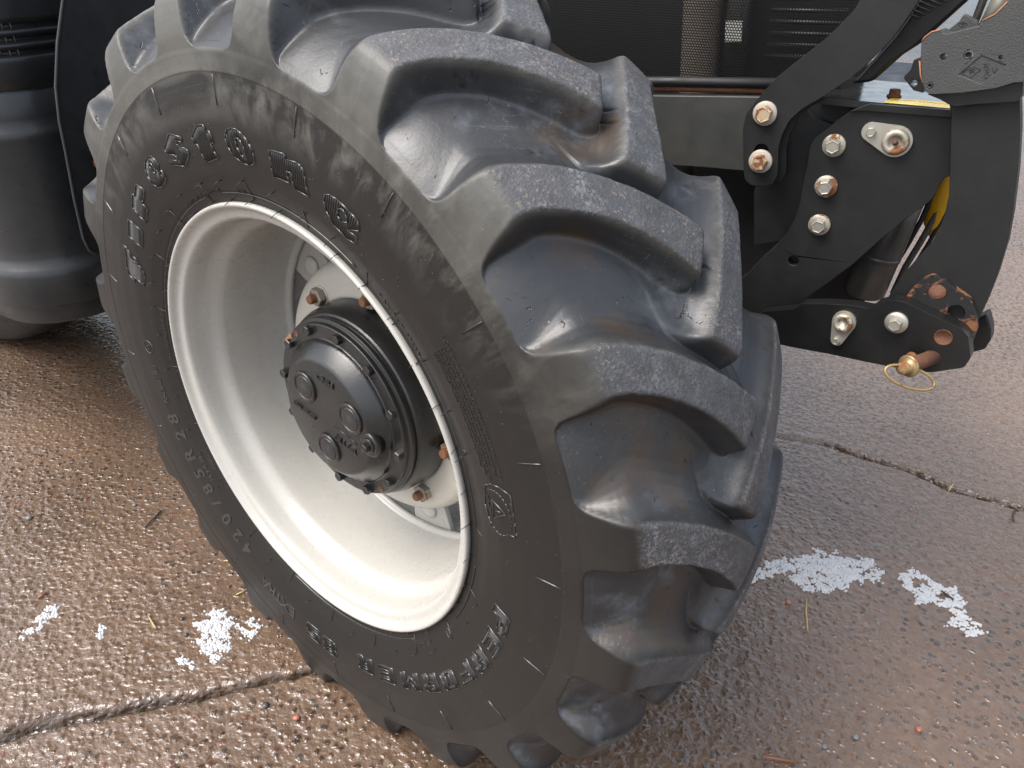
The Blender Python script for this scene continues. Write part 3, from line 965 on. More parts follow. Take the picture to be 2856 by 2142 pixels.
# ---- rim, disc, studs
rimp = [(.360, -.040), (.3705, -.020), (.3775, -.012), (.3812, -.006), (.3822, -.001), (.3808, .0025), (.3780, .0035), (.3750, .0018), (.3722, -.0035), (.3690, -.0080),
        (.3645, -.0100), (.3590, -.0112), (.3550, -.0135), (.3525, -.0190), (.3508, -.030), (.3490, -.046), (.3470, -.054), (.3425, -.061), (.3370, -.068),
        (.3335, -.074), (.3318, -.082), (.3312, -.10), (.3308, -.15), (.3310, -.214), (.3285, -.219), (.3235, -.221), (.3205, -.226), (.3235, -.232), (.3300, -.236),
        (.3330, -.26), (.3480, -.32), (.3540, -.365), (.3700, -.372), (.3812, -.378), (.3812, -.384), (.3650, -.380), (.3490, -.372)]
rim = revolve('rim', rimp, M['white'], wheel, 192)
# rim clamping lugs with button-headed bolts, between rim well and disc
disc = revolve('wheel_disc', [(.1760, -.172), (.1800, -.1655), (.1850, -.1645), (.222, -.1650), (.2320, -.1675), (.2400, -.1760), (.2450, -.1890), (.2455, -.1960), (.2420, -.1990), (.2300, -.1900), (.176, -.182)], M['white2'], wheel, 160)
for k in range(8):
    th = R(145 + 45 * k)
    c, s_ = math.cos(th), math.sin(th)
    t_ = Vector((-s_, 0, c)); rr = Vector((c, 0, s_)); ax = Vector((0, 1, 0))
    p = []
    for r_, w, hw in ((.225, -.232, .040), (.333, -.232, .055), (.225, -.244, .040), (.333, -.244, .055)):
        for sg in (-1, 1): p.append(rr * r_ + t_ * (sg * hw) + ax * (-w))
    o = mesh('rim_lug', p, [(0, 2, 3, 1), (4, 5, 7, 6), (0, 1, 5, 4), (2, 6, 7, 3), (0, 4, 6, 2), (1, 3, 7, 5)], M['white'], rim)
    bevel(o, 0.003)
    lathe_at('button_bolt', [(.021, 0), (.021, .003), (.019, .006), (.013, .0085), (.004, .0095)], rr * .284 + ax * .232, (0, -1, 0), M['white2'], rim, 24)
for k in range(8):
    th = R(127.2 - 45.2 * k if k < 4 else 127.2 - 45 * k)
    p = Vector((.198 * math.cos(th), .1655, .198 * math.sin(th)))
    st = lathe_at('wheel_stud', [(.0085, 0), (.0085, .0275), (.0072, .0295)], p, (0, -1, 0), M['studrust'], wheel, 14, smooth=False)
    hexbolt(p, (0, -1, 0), .0175, .0145, M['nut'], st, spin=rng.uniform(0, 1), washer=(.0185, .003), wmat=M['white2'], name='wheel_nut')

# ---- planetary hub
hub = revolve('hub', [(.0, -.0565), (.104, -.0565), (.1085, -.0580), (.1120, -.0610), (.1310, -.0780), (.1335, -.0815), (.1345, -.0855), (.1365, -.0872), (.1590, -.0872), (.1608, -.0885), (.1608, -.0965),
                       (.1640, -.0975), (.1668, -.0985), (.1668, -.1040), (.1640, -.1052), (.1640, -.1085), (.1690, -.1095), (.1718, -.1120), (.1735, -.1160), (.1770, -.1250), (.1800, -.1640), (.1800, -.20)], M['hubblack'], wheel, 160)
bevel(hub, 0.0008, 1, 25)
for k in range(12):
    th = R(171.2 - 30 * k)
    hexbolt((.1505 * math.cos(th), .0872, .1505 * math.sin(th)), (0, -1, 0), .0092, .0095, M['boltblack'], hub, spin=0.35 + 0.25 * k, name='hub_bolt')
def on_face(x, z, w): return Vector((x, -w, z))
for x, z in ((-.0471, .0467), (.0703, .0305), (-.002, -.061)):
    lathe_at('hub_plug', [(.0290, -.001), (.0290, .0030), (.0275, .0048), (.0245, .0052), (.0228, .0046), (.0220, .0018), (.0210, .0018), (.0205, .0040), (.0190, .0046), (.0, .0046)], on_face(x, z, -.0565), (0, -1, 0), M['hubblack'], hub, 40)
    lathe_at('rust_ring', [(.0222, .0012), (.0222, .0028), (.0207, .0028), (.0207, .0012)], on_face(x, z, -.0565), (0, -1, 0), M['studrust'], hub, 40)
# oil level plug in its spot-faced boss
lathe_at('oil_plug_boss', [(.0225, -.016), (.0225, -.001), (.0210, .0008), (.0175, .0008)], on_face(.1085, -.0065, -.0570), (0, -1, 0), M['hubblack'], hub, 32)
hexbolt(on_face(.1085, -.0065, -.0562), (0, -1, 0), .0088, .0100, M['boltblack'], hub, spin=.5, washer=(.0135, .0022), wmat=M['boltblack'], name='oil_plug')
for th, r_ in ((129.4, .1535), (-54.8, .1535)):
    lathe_at('jacking_hole', [(.0060, 0), (.0060, .0006), (.0048, .0006), (.0044, .0002)], (r_ * math.cos(R(th)), .0872, r_ * math.sin(R(th))), (0, -1, 0), M['rust'], hub, 18)
ov = [(-.1385, .0925), (-.1195, .1115), (-.1135, .1135), (-.1130, .1060), (-.1165, .0960), (-.1240, .0905)]
mesh('rust_patch', [on_face(x, z, -.0867) for x, z in ov], [tuple(range(len(ov)))], M['bloom'], hub)

def face_text(s, p0, p1, h, name='hub_text', offset=0.0004):
    v, f = text_2d(s, h, 0.0020, offset, 'LEFT')
    d = Vector((p1[0] - p0[0], p1[1] - p0[1])); L = d.length; d /= L
    n_ = Vector((-d.y, d.x))
    mx = max(p[0] for p in v); sc_ = L / mx
    out = []
    for x, y, z in v:
        q = Vector(p0) + d * (x * sc_) + n_ * (y + h * 0.30)
        out.append((q.x, .0565 - z - 0.0008, q.y))
    mesh(name, out, f, M['boltblack'], hub)
face_text('CNH', (-.0094, .0785), (.0338, .0722), .0155)
face_text('KHA 281822', (-.0885, -.0036), (-.0295, -.0135), .0098)
face_text('OIL LEVEL', (.0191, -.0311), (.0765, -.0395), .0150)
for a, b in (((.0203, -.0065), (.0591, -.0121)), ((.0591, -.0121), (.0790, -.0182))):
    tube('oil_level_line', [on_face(*a, -.0563), on_face(*b, -.0563)], 0.0011, M['boltblack'], hub, 6)

# ------------------------------------------------------------------ tractor body beside and ahead of the wheel
tractor = empty('tractor', (0, 0, 0))
tag(tractor, 'dark tractor with white rimmed front wheel, black hub, grille and folded front linkage', 'tractor')

ARC = [(0.537,1.037),(0.525,1.102),(0.527,1.126),(0.540,1.148),(0.563,1.181),(0.592,1.209),(0.623,1.238),(0.638,1.256),(0.653,1.276),(0.659,1.289),(0.668,1.330),(0.672,1.42),(0.752,1.42),(0.746,1.330),(0.731,1.291),(0.723,1.271),(0.710,1.244),(0.695,1.222),(0.679,1.202),(0.665,1.187),(0.631,1.158),(0.608,1.141),(0.593,1.123),(0.586,1.101),(0.584,1.081),(0.590,1.040),(0.584,1.024),(0.571,1.020),(0.552,1.018),(0.541,1.025)]
def slot(cx, cz, r_, L, n=8):
    p = []
    for i in range(n + 1):
        a = math.pi * i / n; p.append((cx + r_ * math.cos(a), cz + L / 2 + r_ * math.sin(a)))
    for i in range(n + 1):
        a = math.pi + math.pi * i / n; p.append((cx + r_ * math.cos(a), cz - L / 2 + r_ * math.sin(a)))
    return p
arm = plate('subframe_arm', ARC, 0.020, M['black'], tractor, 0, 0.52, 0, [slot(0.5495, 1.126, 0.011, 0.008), slot(0.5590, 1.064, 0.0115, 0.018)], 0.0012, True)
plate('subframe_back_plate', [(x + 0.008, z) for x, z in ARC if z < 1.16], 0.012, M['black'], tractor, 0, 0.5405, 0, (), 0.001)
for x, z in ((0.556, 1.130), (0.561, 1.058)):
    hexbolt((x, 0.5195, z), (0, -1, 0), .0128, .0130, M['cream'], tractor, spin=0.2 + z * 3, washer=(.0182, .0045), wmat=M['creamw'])

BRK = [(0.672,1.139),(0.700,1.143),(0.807,1.143),(0.826,1.063),(0.820,1.060),(0.816,1.046),(0.813,1.030),(0.805,1.017),(0.785,0.993),(0.756,0.953),(0.727,0.908),(0.695,0.868),(0.661,0.827),(0.645,0.808),(0.600,0.781),(0.520,0.760),(0.500,0.800),(0.559,0.851),(0.582,0.889),(0.602,0.916),(0.615,0.939),(0.623,0.964),(0.626,0.991),(0.6255,1.020),(0.626,1.058),(0.625,1.082),(0.630,1.096),(0.646,1.111),(0.658,1.126)]
brk = plate('linkage_bracket', BRK, 0.022, M['black'], tractor, 0, 0.55, 0, [circle2(0.634, 0.895, 0.0085)], 0.0015)
for x, z in ((0.660, 1.088), (0.661, 1.025), (0.663, 0.963)):
    hexbolt((x, 0.5495, z), (0, -1, 0), .0112, .0125, M['zinc'], tractor, spin=0.4 + z * 7, washer=(.0172, .0040), wmat=M['zincrust'])
# greased pivot pin held by a pear-shaped keeper plate
def pear(c0, r0, c1, r1, n=14):
    c0 = Vector(c0); c1 = Vector(c1); d = (c1 - c0); a0 = math.atan2(d.y, d.x)
    al = math.acos((r0 - r1) / d.length)
    p = []
    for i in range(n + 1):
        t = a0 - al + (2 * al) * i / n; p.append((c1.x + r1 * math.cos(t), c1.y + r1 * math.sin(t)))
    for i in range(n + 1):
        t = a0 + al + (2 * math.pi - 2 * al) * i / n; p.append((c0.x + r0 * math.cos(t), c0.y + r0 * math.sin(t)))
    return p
kp = plate('keeper_plate', pear((0.708, 1.114), .0135, (0.744, 1.104), .0225), 0.005, M['zinc'], tractor, 0, 0.5445, 0, (), 0.0008)
lathe_at('pivot_pin', [(.0185, 0), (.0185, .006), (.0165, .009), (.0105, .0095), (.0090, .0045), (.0, .004)], (0.744, 0.5445, 1.104), (0, -1, 0), M['zincrust'], tractor, 32)
lathe_at('grease_nipple', [(.0040, 0), (.0040, .003), (.0022, .0045), (.0022, .007), (.0012, .008)], (0.744, 0.540, 1.104), (0, -1, 0), M['rust'], tractor, 12)
hexbolt((0.708, 0.5445, 1.114), (0, -1, 0), .0072, .0065, M['zinc'], tractor, spin=.2)
# welded top flange with yellow decal on the ledge behind it
plate('bracket_flange', [(0.672, 1.140), (0.697, 1.1425), (0.8075, 1.1440), (0.8050, 1.1545), (0.697, 1.1535)], 0.007, M['blackgloss'], tractor, 0, 0.5430, 0, (), 0.001)
LZ = 1.1545
lg = mesh('bracket_ledge', [(0.618, 0.5505, LZ), (0.826, 0.5505, LZ), (0.826, 0.60, LZ), (0.790, 0.70, LZ), (0.742, 0.758, LZ), (0.640, 0.758, LZ), (0.618, 0.66, LZ)] + [(0.618, 0.5505, 1.145), (0.826, 0.5505, 1.145), (0.826, 0.60, 1.145), (0.790, 0.70, 1.145), (0.742, 0.758, 1.145), (0.640, 0.758, 1.145), (0.618, 0.66, 1.145)],
     [(0, 1, 2, 3, 4, 5, 6), (13, 12, 11, 10, 9, 8, 7)] + [(i, i + 7, (i + 1) % 7 + 7, (i + 1) % 7) for i in range(7)], M['ledge'], tractor)
mesh('warning_decal', [(0.714, 0.5515, LZ + .0006), (0.806, 0.5515, LZ + .0006), (0.803, 0.586, LZ + .0006), (0.799, 0.602, LZ + .0006), (0.793, 0.600, LZ + .0006), (0.720, 0.596, LZ + .0006)], [(0, 1, 2, 3, 4, 5)], M['decal'], tractor)
v_, f_ = text_2d('CAUTION  ATTENTION', 0.0085, 0.0, 0.0)
mesh('decal_print', [(0.760 + x * 0.9, 0.583 + y, LZ + .0010) for x, y, z in v_], f_, M['dark'], tractor)
hexbolt((0.7215, 0.614, LZ), (0, 0, 1), .0085, .0085, M['rust'], tractor, spin=.3, washer=(.0105, .002), wmat=M['rust'])

# frame rail, cheek plate and engine-bay screen
plate('frame_rail', [(-0.60, 0.985), (-0.60, 1.075), (0.089, 1.106), (0.378, 1.128), (0.523, 1.139), (0.600, 1.144), (0.605, 1.020), (0.542, 1.019), (0.487, 1.016), (0.441, 1.014), (0.090, 0.991)], 0.03, M['rail'], tractor, 0, 0.60, 0, (), 0.002)
plate('cheek_plate', [(0.560, 0.90), (0.545, 0.990), (0.566, 1.115), (0.601, 1.134), (0.618, 1.120), (0.660, 1.108), (0.700, 1.100), (0.700, 0.98), (0.640, 0.93)], 0.018, M['black'], tractor, 0, 0.578, 0, (), 0.0015)
v_, f_ = [], []
nn = 40
xs = np.linspace(-0.55, 0.64, nn)
for x in xs:
    bow = 0.035 * max(0, (x - 0.45) / 0.33) ** 2
    v_ += [(x, 0.622 + bow, 1.135 + 0.038 * (x - 0.4) / 0.4 * 0.5), (x, 0.640 + bow, 1.62)]
for i in range(nn - 1): f_.append((2 * i, 2 * i + 2, 2 * i + 3, 2 * i + 1))
mesh('grille_screen', v_, f_, M['screen'], tractor)
tube('grille_trim', [(-0.5, 0.618, 1.096), (0.10, 0.618, 1.117), (0.38, 0.618, 1.139), (0.60, 0.618, 1.152)], 0.0075, M['rust'], tractor, 8)
tube('grille_seal', [(-0.5, 0.612, 1.107), (0.10, 0.612, 1.128), (0.38, 0.612, 1.149), (0.62, 0.612, 1.164)], 0.0085, M['dark'], tractor, 8)
tube('coolant_hose', [(0.372, 0.80, 0.95), (0.362, 0.80, 1.10), (0.352, 0.80, 1.25), (0.343, 0.80, 1.50)], 0.036, M['pipe'], tractor, 20)
tube('air_pipe', [(0.425, 0.80, 1.12), (0.418, 0.80, 1.25), (0.408, 0.80, 1.50)], 0.021, M['steel'], tractor, 16)
mesh('hose_label', [(0.412, 0.760, 1.199), (0.441, 0.760, 1.200), (0.438, 0.760, 1.234), (0.408, 0.760, 1.233), (0.412, 0.762, 1.199), (0.441, 0.762, 1.200), (0.438, 0.762, 1.234), (0.408, 0.762, 1.233)],
     [(0, 1, 2, 3), (7, 6, 5, 4), (0, 4, 5, 1), (1, 5, 6, 2), (2, 6, 7, 3), (3, 7, 4, 0)], M['paper'], tractor)
for i in range(7):
    z = 1.172 + i * 0.019
    tube('cooler_tube', [(0.47, 0.83, z), (0.60, 0.83, z + 0.004)], 0.0035, M['rail'], tractor, 6)
plate('engine_side', [(-0.6, 0.80), (0.645, 0.80), (0.645, 1.62), (-0.6, 1.62)], 0.02, M['dark'], tractor, 0, 0.86, 0, (), 0)
# hood nose: ribbed vent strip and a smooth black edge moulding
HOODE = [(0.744,1.330),(0.730,1.300),(0.718,1.266),(0.704,1.238),(0.673,1.189),(0.660,1.172),(0.691,1.178),(0.723,1.217),(0.743,1.234),(0.788,1.290),(0.815,1.330),(0.87,1.42),(0.76,1.42)]
plate('hood_edge', HOODE, 0.05, M['blackgloss'], tractor, 0, 0.575, 0, (), 0.006)
for i in range(16):
    t = i / 15.0
    x = 0.722 + 0.085 * t; z = 1.262 + 0.066 * t
    tube('vent_rib', [(x - 0.018, 0.572, z + 0.014), (x + 0.012, 0.570, z + 0.004)], 0.0016, M['rail'], tractor, 6)
# front axle carrier body behind the bracket
plate('front_carrier', [(0.600, 0.955), (0.800, 1.000), (0.815, 1.143), (0.600, 1.143)], 0.5, M['black'], tractor, 0, 0.60, 0, (), 0.003)
plate('lower_carrier', [(0.40, 0.72), (0.735, 0.72), (0.765, 0.88), (0.780, 1.02), (0.40, 1.02)], 0.2, M['dark'], tractor, 0, 0.70, 0, (), 0.003)
plate('engine_block', [(-2.3, 0.42), (0.30, 0.42), (0.42, 0.60), (0.42, 1.10), (-2.3, 1.25)], 0.75, M['dark'], tractor, 0, 0.90, 0, (), 0.02)
plate('axle_beam', [(-0.35, 0.58), (0.22, 0.58), (0.34, 0.72), (0.36, 0.93), (-0.35, 0.93)], 0.30, M['dark'], tractor, 0, 0.56, 0, (), 0.02)
# lift cylinder, hoses and yellow accumulator guard
tube('lift_cylinder', [(0.770, 0.64, 1.010), (0.763, 0.64, 0.957), (0.746, 0.64, 0.832), (0.7455, 0.64, 0.826)], [0.0335, 0.0335, 0.0345, 0.030], M['steel'], tractor, 36)
tube('cylinder_band', [(0.7555, 0.64, 0.9030), (0.7545, 0.64, 0.8960)], 0.0355, M['steel'], tractor, 36)
for k, (dx, rr) in enumerate(((0, .0042), (.016, .0052), (.028, .0035))):
    tube('hydraulic_hose', [(0.816 + dx, 0.655, 1.060), (0.809 + dx, 0.655, 1.008), (0.803 + dx, 0.655, 0.963), (0.794 + dx, 0.655, 0.924), (0.783 + dx, 0.655, 0.882), (0.775 + dx, 0.655, 0.83)], rr, M['dark'] if k != 1 else M['steel'], tractor, 8)
tube('accumulator', [(0.826, 0.67, 1.075), (0.826, 0.67, 1.065), (0.824, 0.67, 1.000), (0.825, 0.67, 0.955), (0.826, 0.67, 0.935)], [0.010, 0.022, 0.022, 0.018, 0.006], M['yellow'], tractor, 24)

# moulded side tank behind the wheel: rounded corner, stepped skirt, louvre slots
plan = [(-2.3, 0.172)]
cx, cy, cr_ = -1.185, 0.337, 0.165
for i in range(25):
    a = -math.pi / 2 + (math.pi / 2) * i / 24
    plan.append((cx + cr_ * math.cos(a), cy + cr_ * math.sin(a)))
plan += [(-1.02, 0.45), (-1.02, 0.80)]
nrm = [(0, -1)] + [(math.cos(-math.pi / 2 + (math.pi / 2) * i / 24), math.sin(-math.pi / 2 + (math.pi / 2) * i / 24)) for i in range(25)] + [(1, 0), (1, 0)]
prof = [(0.505, -0.03), (0.503, -0.004), (0.508, 0.0), (0.545, 0.0), (0.550, 0.001), (0.552, 0.008), (0.556, 0.011), (0.630, 0.010), (0.640, 0.008), (0.650, 0.002), (0.660, -0.006), (0.672, -0.010), (0.70, -0.010),
        (0.955, -0.008), (0.965, -0.007), (0.975, -0.012), (0.985, -0.018), (1.0, -0.020), (1.055, -0.020), (1.057, -0.024), (1.062, -0.024), (1.064, -0.020), (1.118, -0.019)]
for z0 in (1.125, 1.152, 1.179):
    prof += [(z0, -0.018), (z0 + 0.004, -0.021), (z0 + 0.008, -0.034), (z0 + 0.017, -0.036), (z0 + 0.022, -0.020)]
prof += [(1.21, -0.019), (1.28, -0.019), (1.36, -0.022)]
v_, f_ = [], []
for z, o_ in prof:
    for (x, y), (nx, ny) in zip(plan, nrm): v_.append((x + nx * o_, y + ny * o_, z))
P_ = len(plan)
for i in range(len(prof) - 1):
    for k in range(P_ - 1):
        f_.append((i * P_ + k, i * P_ + k + 1, (i + 1) * P_ + k + 1, (i + 1) * P_ + k))
f_.append(tuple(reversed([k for k in range(P_)])))
tank = mesh('side_tank', v_, f_, M['tank'], tractor, True)
for z0 in (1.125, 1.152, 1.179):
    for i in range(12):
        a = -math.pi / 2 + (math.pi / 2) * i / 12
        x, y = cx + (cr_ - 0.031) * math.cos(a), cy + (cr_ - 0.031) * math.sin(a)
        tube('louvre_fin', [(x, y, z0 + 0.007), (x, y, z0 + 0.021)], 0.0016, M['pipe'] if i % 3 else M['steel'], tank, 5)
# mud flap hanging between tank and wheel
FL = [(0.50, 1.36), (0.44, 1.36), (0.397, 1.268), (0.389, 1.242), (0.350, 1.159), (0.319, 1.074), (0.305, 1.003), (0.299, 0.937), (0.287, 0.829), (0.281, 0.736), (0.286, 0.703), (0.298, 0.690), (0.325, 0.684), (0.70, 0.684), (0.70, 1.36)]
fl = plate('mud_flap', FL, 0.010, M['flap'], tractor, -0.945, 0.0, R(90), (), 0.003, False)
ed = [(-0.9452, y, z) for y, z in FL[1:13]]
tube('flap_edge', ed, 0.0042, M['tank'], tractor, 8)
lathe_at('flap_bolt', [(.014, 0), (.014, .004), (.009, .005), (.009, .011), (.0, .011)], (-0.934, 0.362, 0.898), (1, 0, 0), M['rust'], tractor, 12)

# ------------------------------------------------------------------ rear wheel glimpsed under the tank
rw = empty('rear_wheel', (-2.32, 0.5, 0.87))
rp = [(0.50, -0.02), (0.56, 0.015), (0.64, 0.03), (0.72, 0.022), (0.79, 0.0), (0.835, -0.02), (0.86, -0.06), (0.868, -0.15), (0.868, -0.35), (0.855, -0.44), (0.80, -0.49), (0.6, -0.50), (0.50, -0.48)]
revolve('rear_tyre', rp, M['reartyre'], rw, 96)
revolve('rear_rim', [(0.50, -0.02), (0.485, -0.01), (0.46, -0.03), (0.44, -0.12), (0.30, -0.14), (0.0, -0.14)], M['white'], rw, 64)

# ------------------------------------------------------------------ folded front linkage arm
AX, AYAW = 0.85, R(-8)
link_arm = empty('front_linkage_arm', (AX, 0.50, 0), AYAW)
def lp(o, dy):      # shift a plate inside the arm's own frame
    o.location = (dy * math.sin(AYAW), dy * math.cos(AYAW), 0); o.rotation_euler = (0, 0, 0); return o
def A3(x, dy, z):
    return (x + dy * math.sin(AYAW), dy * math.cos(AYAW), z)
ARM = [(-0.060,1.190),(-0.043,1.152),(-0.029,1.093),(-0.019,1.049),(-0.017,1.020),(-0.018,0.997),(-0.023,0.977),(-0.032,0.958),(-0.044,0.931),(-0.056,0.898),(-0.067,0.855),(-0.060,0.823),(0.045,0.823),(0.060,0.840),(0.066,0.877),(0.069,0.909),(0.0705,0.951),(0.069,0.999),(0.0635,1.040),(0.053,1.097),(0.041,1.146),(0.026,1.195)]
lp(plate('upright_arm', ARM, 0.022, M['black'], link_arm, bev=0.0012), 0.0)
PAD = [(-0.080,1.180),(-0.045,1.192),(-0.003,1.204),(0.018,1.210),(0.027,1.205),(0.030,1.190),(0.028,1.183),(-0.003,1.177),(-0.039,1.168),(-0.050,1.170),(-0.062,1.175)]
lp(plate('arm_pad', PAD, 0.044, M['blackgloss'], link_arm, bev=0.006), -0.018)
CAST = [(-0.102,1.244),(-0.100,1.250),(-0.093,1.257),(-0.082,1.260),(-0.079,1.2565),(-0.074,1.256),(-0.041,1.267),(-0.038,1.273),(-0.026,1.281),(-0.017,1.295),(-0.013,1.320),(0.060,1.34),(0.10,1.28),(0.085,1.215),(0.017,1.206),(-0.002,1.197),(-0.037,1.188),(-0.074,1.182),(-0.082,1.185),(-0.088,1.195),(-0.098,1.225)]
DIA = [(-0.048,1.209),(-0.028,1.234),(0.002,1.225),(-0.019,1.201)]
lp(plate('hook_casting', CAST, 0.036, M['cast'], link_arm, holes=[circle2(-0.071, 1.229, .0042), circle2(-0.043, 1.2335, .0056), circle2(-0.078, 1.193, .0040), circle2(-0.006, 1.2335, .0026), DIA], bev=0.0014), -0.030)
lp(plate('badge_recess', DIA, 0.020, M['cast'], link_arm, bev=0), -0.0285)
def stroke(name, pts, r_, dy, par=None, mat='cast'):
    return tube(name, [A3(x, dy, z) for x, z in pts], r_, M[mat], par or link_arm, 6)
DIB = [(-0.0445,1.2112),(-0.0355,1.2208),(-0.0245,1.2172),(-0.0335,1.2080),(-0.0445,1.2112)]
stroke('badge_frame', DIB, 0.0006, -0.0288)
stroke('badge_letter', [(-0.0365, 1.2182), (-0.0315, 1.2172), (-0.0375, 1.2150), (-0.0310, 1.2145), (-0.0355, 1.2118)], 0.0006, -0.0288)
def cast_text(s, p0, p1, h, dy):
    v, f = text_2d(s, h, 0.0004, 0.0, 'LEFT')
    d = Vector((p1[0] - p0[0], p1[1] - p0[1])); d.normalize(); n_ = Vector((-d.y, d.x))
    out = [A3(p0[0] + d.x * x + n_.x * y, dy - z - 0.0004, p0[1] + d.y * x + n_.y * y) for x, y, z in v]
    mesh('cast_text', out, f, M['cast'], link_arm)
cast_text('Cat3I', (-0.0150, 1.2080), (-0.0205, 1.2270), 0.0085, -0.0288)
cast_text('C', (-0.0080, 1.2160), (-0.0105, 1.2250), 0.0085, -0.0288)
for x, z, r_ in ((-0.043, 1.2335, .0046), (-0.078, 1.193, .0032)):
    lathe_at('roll_pin', [(r_, 0), (r_, .004), (r_ * .72, .004), (r_ * .70, .0)], A3(x, -0.026, z), (0, -1, 0), M['cast'], link_arm, 16)
for pts in ([(-0.1015, 1.246), (-0.0995, 1.2505), (-0.0925, 1.2575), (-0.082, 1.2605)], [(-0.038, 1.2735), (-0.026, 1.2815), (-0.017, 1.2955)], [(-0.0985, 1.222), (-0.093, 1.205), (-0.088, 1.1955)]):
    tube('worn_edge', [A3(x, -0.0300, z) for x, z in pts], 0.0010, M['bloom'], link_arm, 6)
LATCH = [(-0.063,1.275),(-0.066,1.267),(-0.079,1.253),(-0.069,1.240),(-0.036,1.245),(-0.042,1.262),(-0.047,1.268),(-0.055,1.272)]
lp(plate('hook_latch', LATCH, 0.016, M['cast'], link_arm, bev=0.001), 0.030)
stroke('badge_frame', [(-0.0660,1.263),(-0.0620,1.267),(-0.0560,1.264),(-0.0600,1.260),(-0.0660,1.263)], 0.0005, 0.0298)
stroke('badge_letter', [(-0.0625, 1.2645), (-0.0600, 1.2648), (-0.0625, 1.2630), (-0.0595, 1.2628)], 0.0005, 0.0298)
tube('latch_rod', [A3(-0.0500, 0.075, 1.236), A3(-0.0485, 0.072, 1.262), A3(-0.0455, 0.070, 1.29), A3(-0.042, 0.068, 1.34)], 0.0052, M['steel'], link_arm, 10)
tube('latch_tube', [A3(-0.030, 0.065, 1.26), A3(-0.024, 0.062, 1.29), A3(-0.018, 0.060, 1.34)], 0.0125, M['zinc'], link_arm, 16)
LUGP = [(-0.108,1.219),(-0.102,1.222),(-0.096,1.222),(-0.087,1.191),(-0.086,1.178),(-0.099,1.180),(-0.115,1.194),(-0.115,1.197),(-0.109,1.206)]
lp(plate('casting_ear', LUGP, 0.014, M['blackgloss'], link_arm, holes=[circle2(-0.1005, 1.1895, .0042)], bev=0.0015), 0.002)

# lower jaw: two cheeks with pin holes
JAW = [(-0.250,0.815),(-0.192,0.838),(-0.182,0.850),(-0.146,0.860),(-0.104,0.869),(-0.079,0.870),(-0.072,0.881),(-0.052,0.893),(-0.034,0.894),(0.005,0.884),(0.047,0.875),(0.058,0.866),(0.070,0.834),(0.066,0.817),(0.027,0.795),(0.001,0.789),(-0.026,0.786),(-0.064,0.782),(-0.125,0.777),(-0.166,0.772),(-0.240,0.765)]
jaw = lp(plate('jaw_cheek', JAW, 0.026, M['blackgloss'], link_arm, holes=[circle2(0.028, 0.855, .0120), circle2(0.021, 0.819, .0118)], bev=0.0030, round_=True), -0.040)
JAW2 = [(-0.060,0.860),(-0.036,0.891),(-0.032,0.905),(-0.022,0.924),(-0.011,0.933),(0.000,0.933),(0.048,0.910),(0.059,0.893),(0.068,0.868),(0.067,0.840),(0.019,0.820),(-0.060,0.82)]
lp(plate('jaw_cheek', JAW2, 0.0125, M['rustpaint'], link_arm, holes=[circle2(0.0035, 0.910, .0125), circle2(0.035, 0.886, .0120)], bev=0.003, round_=True), -0.0130)
JAW3 = [(0.040,0.790),(0.040,0.860),(0.070,0.857),(0.079,0.867),(0.091,0.844),(0.095,0.827),(0.092,0.810),(0.075,0.798)]
lp(plate('jaw_spacer', JAW3, 0.03, M['blackgloss'], link_arm, bev=0.003), 0.060)
lathe_at('hole_bush', [(.0124, 0), (.0124, .0008), (.0112, .0008), (.0112, -.012), (.0, -.012)], A3(0.028, -0.0402, 0.855), (0, -1, 0), M['rust'], link_arm, 24)
lathe_at('pin_head', [(.0122, 0), (.0122, .002), (.0110, .003), (.0, .003)], A3(0.0035, -0.010, 0.910), (0, -1, 0), M['rust'], link_arm, 24)
hexbolt(A3(-0.038, -0.0395, 0.860), (0, -1, 0), .0098, .0115, M['zinc'], link_arm, spin=.55, washer=(.0168, .0055), wmat=M['zinc'])
plate('keeper_plate', pear((-0.116, 0.807), .0095, (-0.112, 0.840), .0180), 0.005, M['zinc'], link_arm, 0.0063, -0.0450, 0, (), 0.0008)
lathe_at('pivot_pin', [(.0150, 0), (.0150, .005), (.0135, .008), (.0088, .0083), (.0078, .0035), (.0, .003)], A3(-0.112, -0.0448, 0.840), (0, -1, 0), M['zincrust'], link_arm, 30)
hexbolt(A3(-0.116, -0.0448, 0.807), (0, -1, 0), .0060, .0070, M['zinc'], link_arm, spin=.1)

# hitch pin held in the jaw by a linch pin
hp = empty('hitch_pin', (0, 0, 0))
tag(hp, 'rusty hitch pin with wire loop linch pin through the jaw', 'pin')
def aw(x, dy, z):   # arm frame -> world
    x = x + dy * math.sin(AYAW)
    c, s_ = math.cos(AYAW), math.sin(AYAW)
    return Vector((AX + x * c - dy * s_, 0.50 + x * s_ + dy * c, z))
pdir = Vector((-0.52, -0.85, -0.02)).normalized()
p0 = aw(0.021, -0.040, 0.819)
tube('shaft', [p0 - pdir * 0.012, p0 + pdir * 0.050, p0 + pdir * 0.054], [.0112, .0112, .0100], M['rust'], hp, 24)
lathe_at('collar', [(.0168, 0), (.0168, .0022), (.0150, .0035), (.0098, .004), (.0096, .016), (.0085, .018), (.0, .018)], p0 + pdir * 0.050, pdir, M['goldwire'], hp, 28)
lathe_at('linch_head', [(.0105, 0), (.0105, .003), (.008, .005), (.0, .005)], aw(-0.004, -0.050, 0.8130), pdir + Vector((-.3, 0, .3)), M['rust'], hp, 20)
cp = p0 + pdir * 0.060 + Vector((0.016, 0.008, -0.002))
e1 = Vector((0.82, 0.30, -0.30)).normalized(); e2 = Vector((-0.30, -0.55, -0.55)).normalized()
ring = []
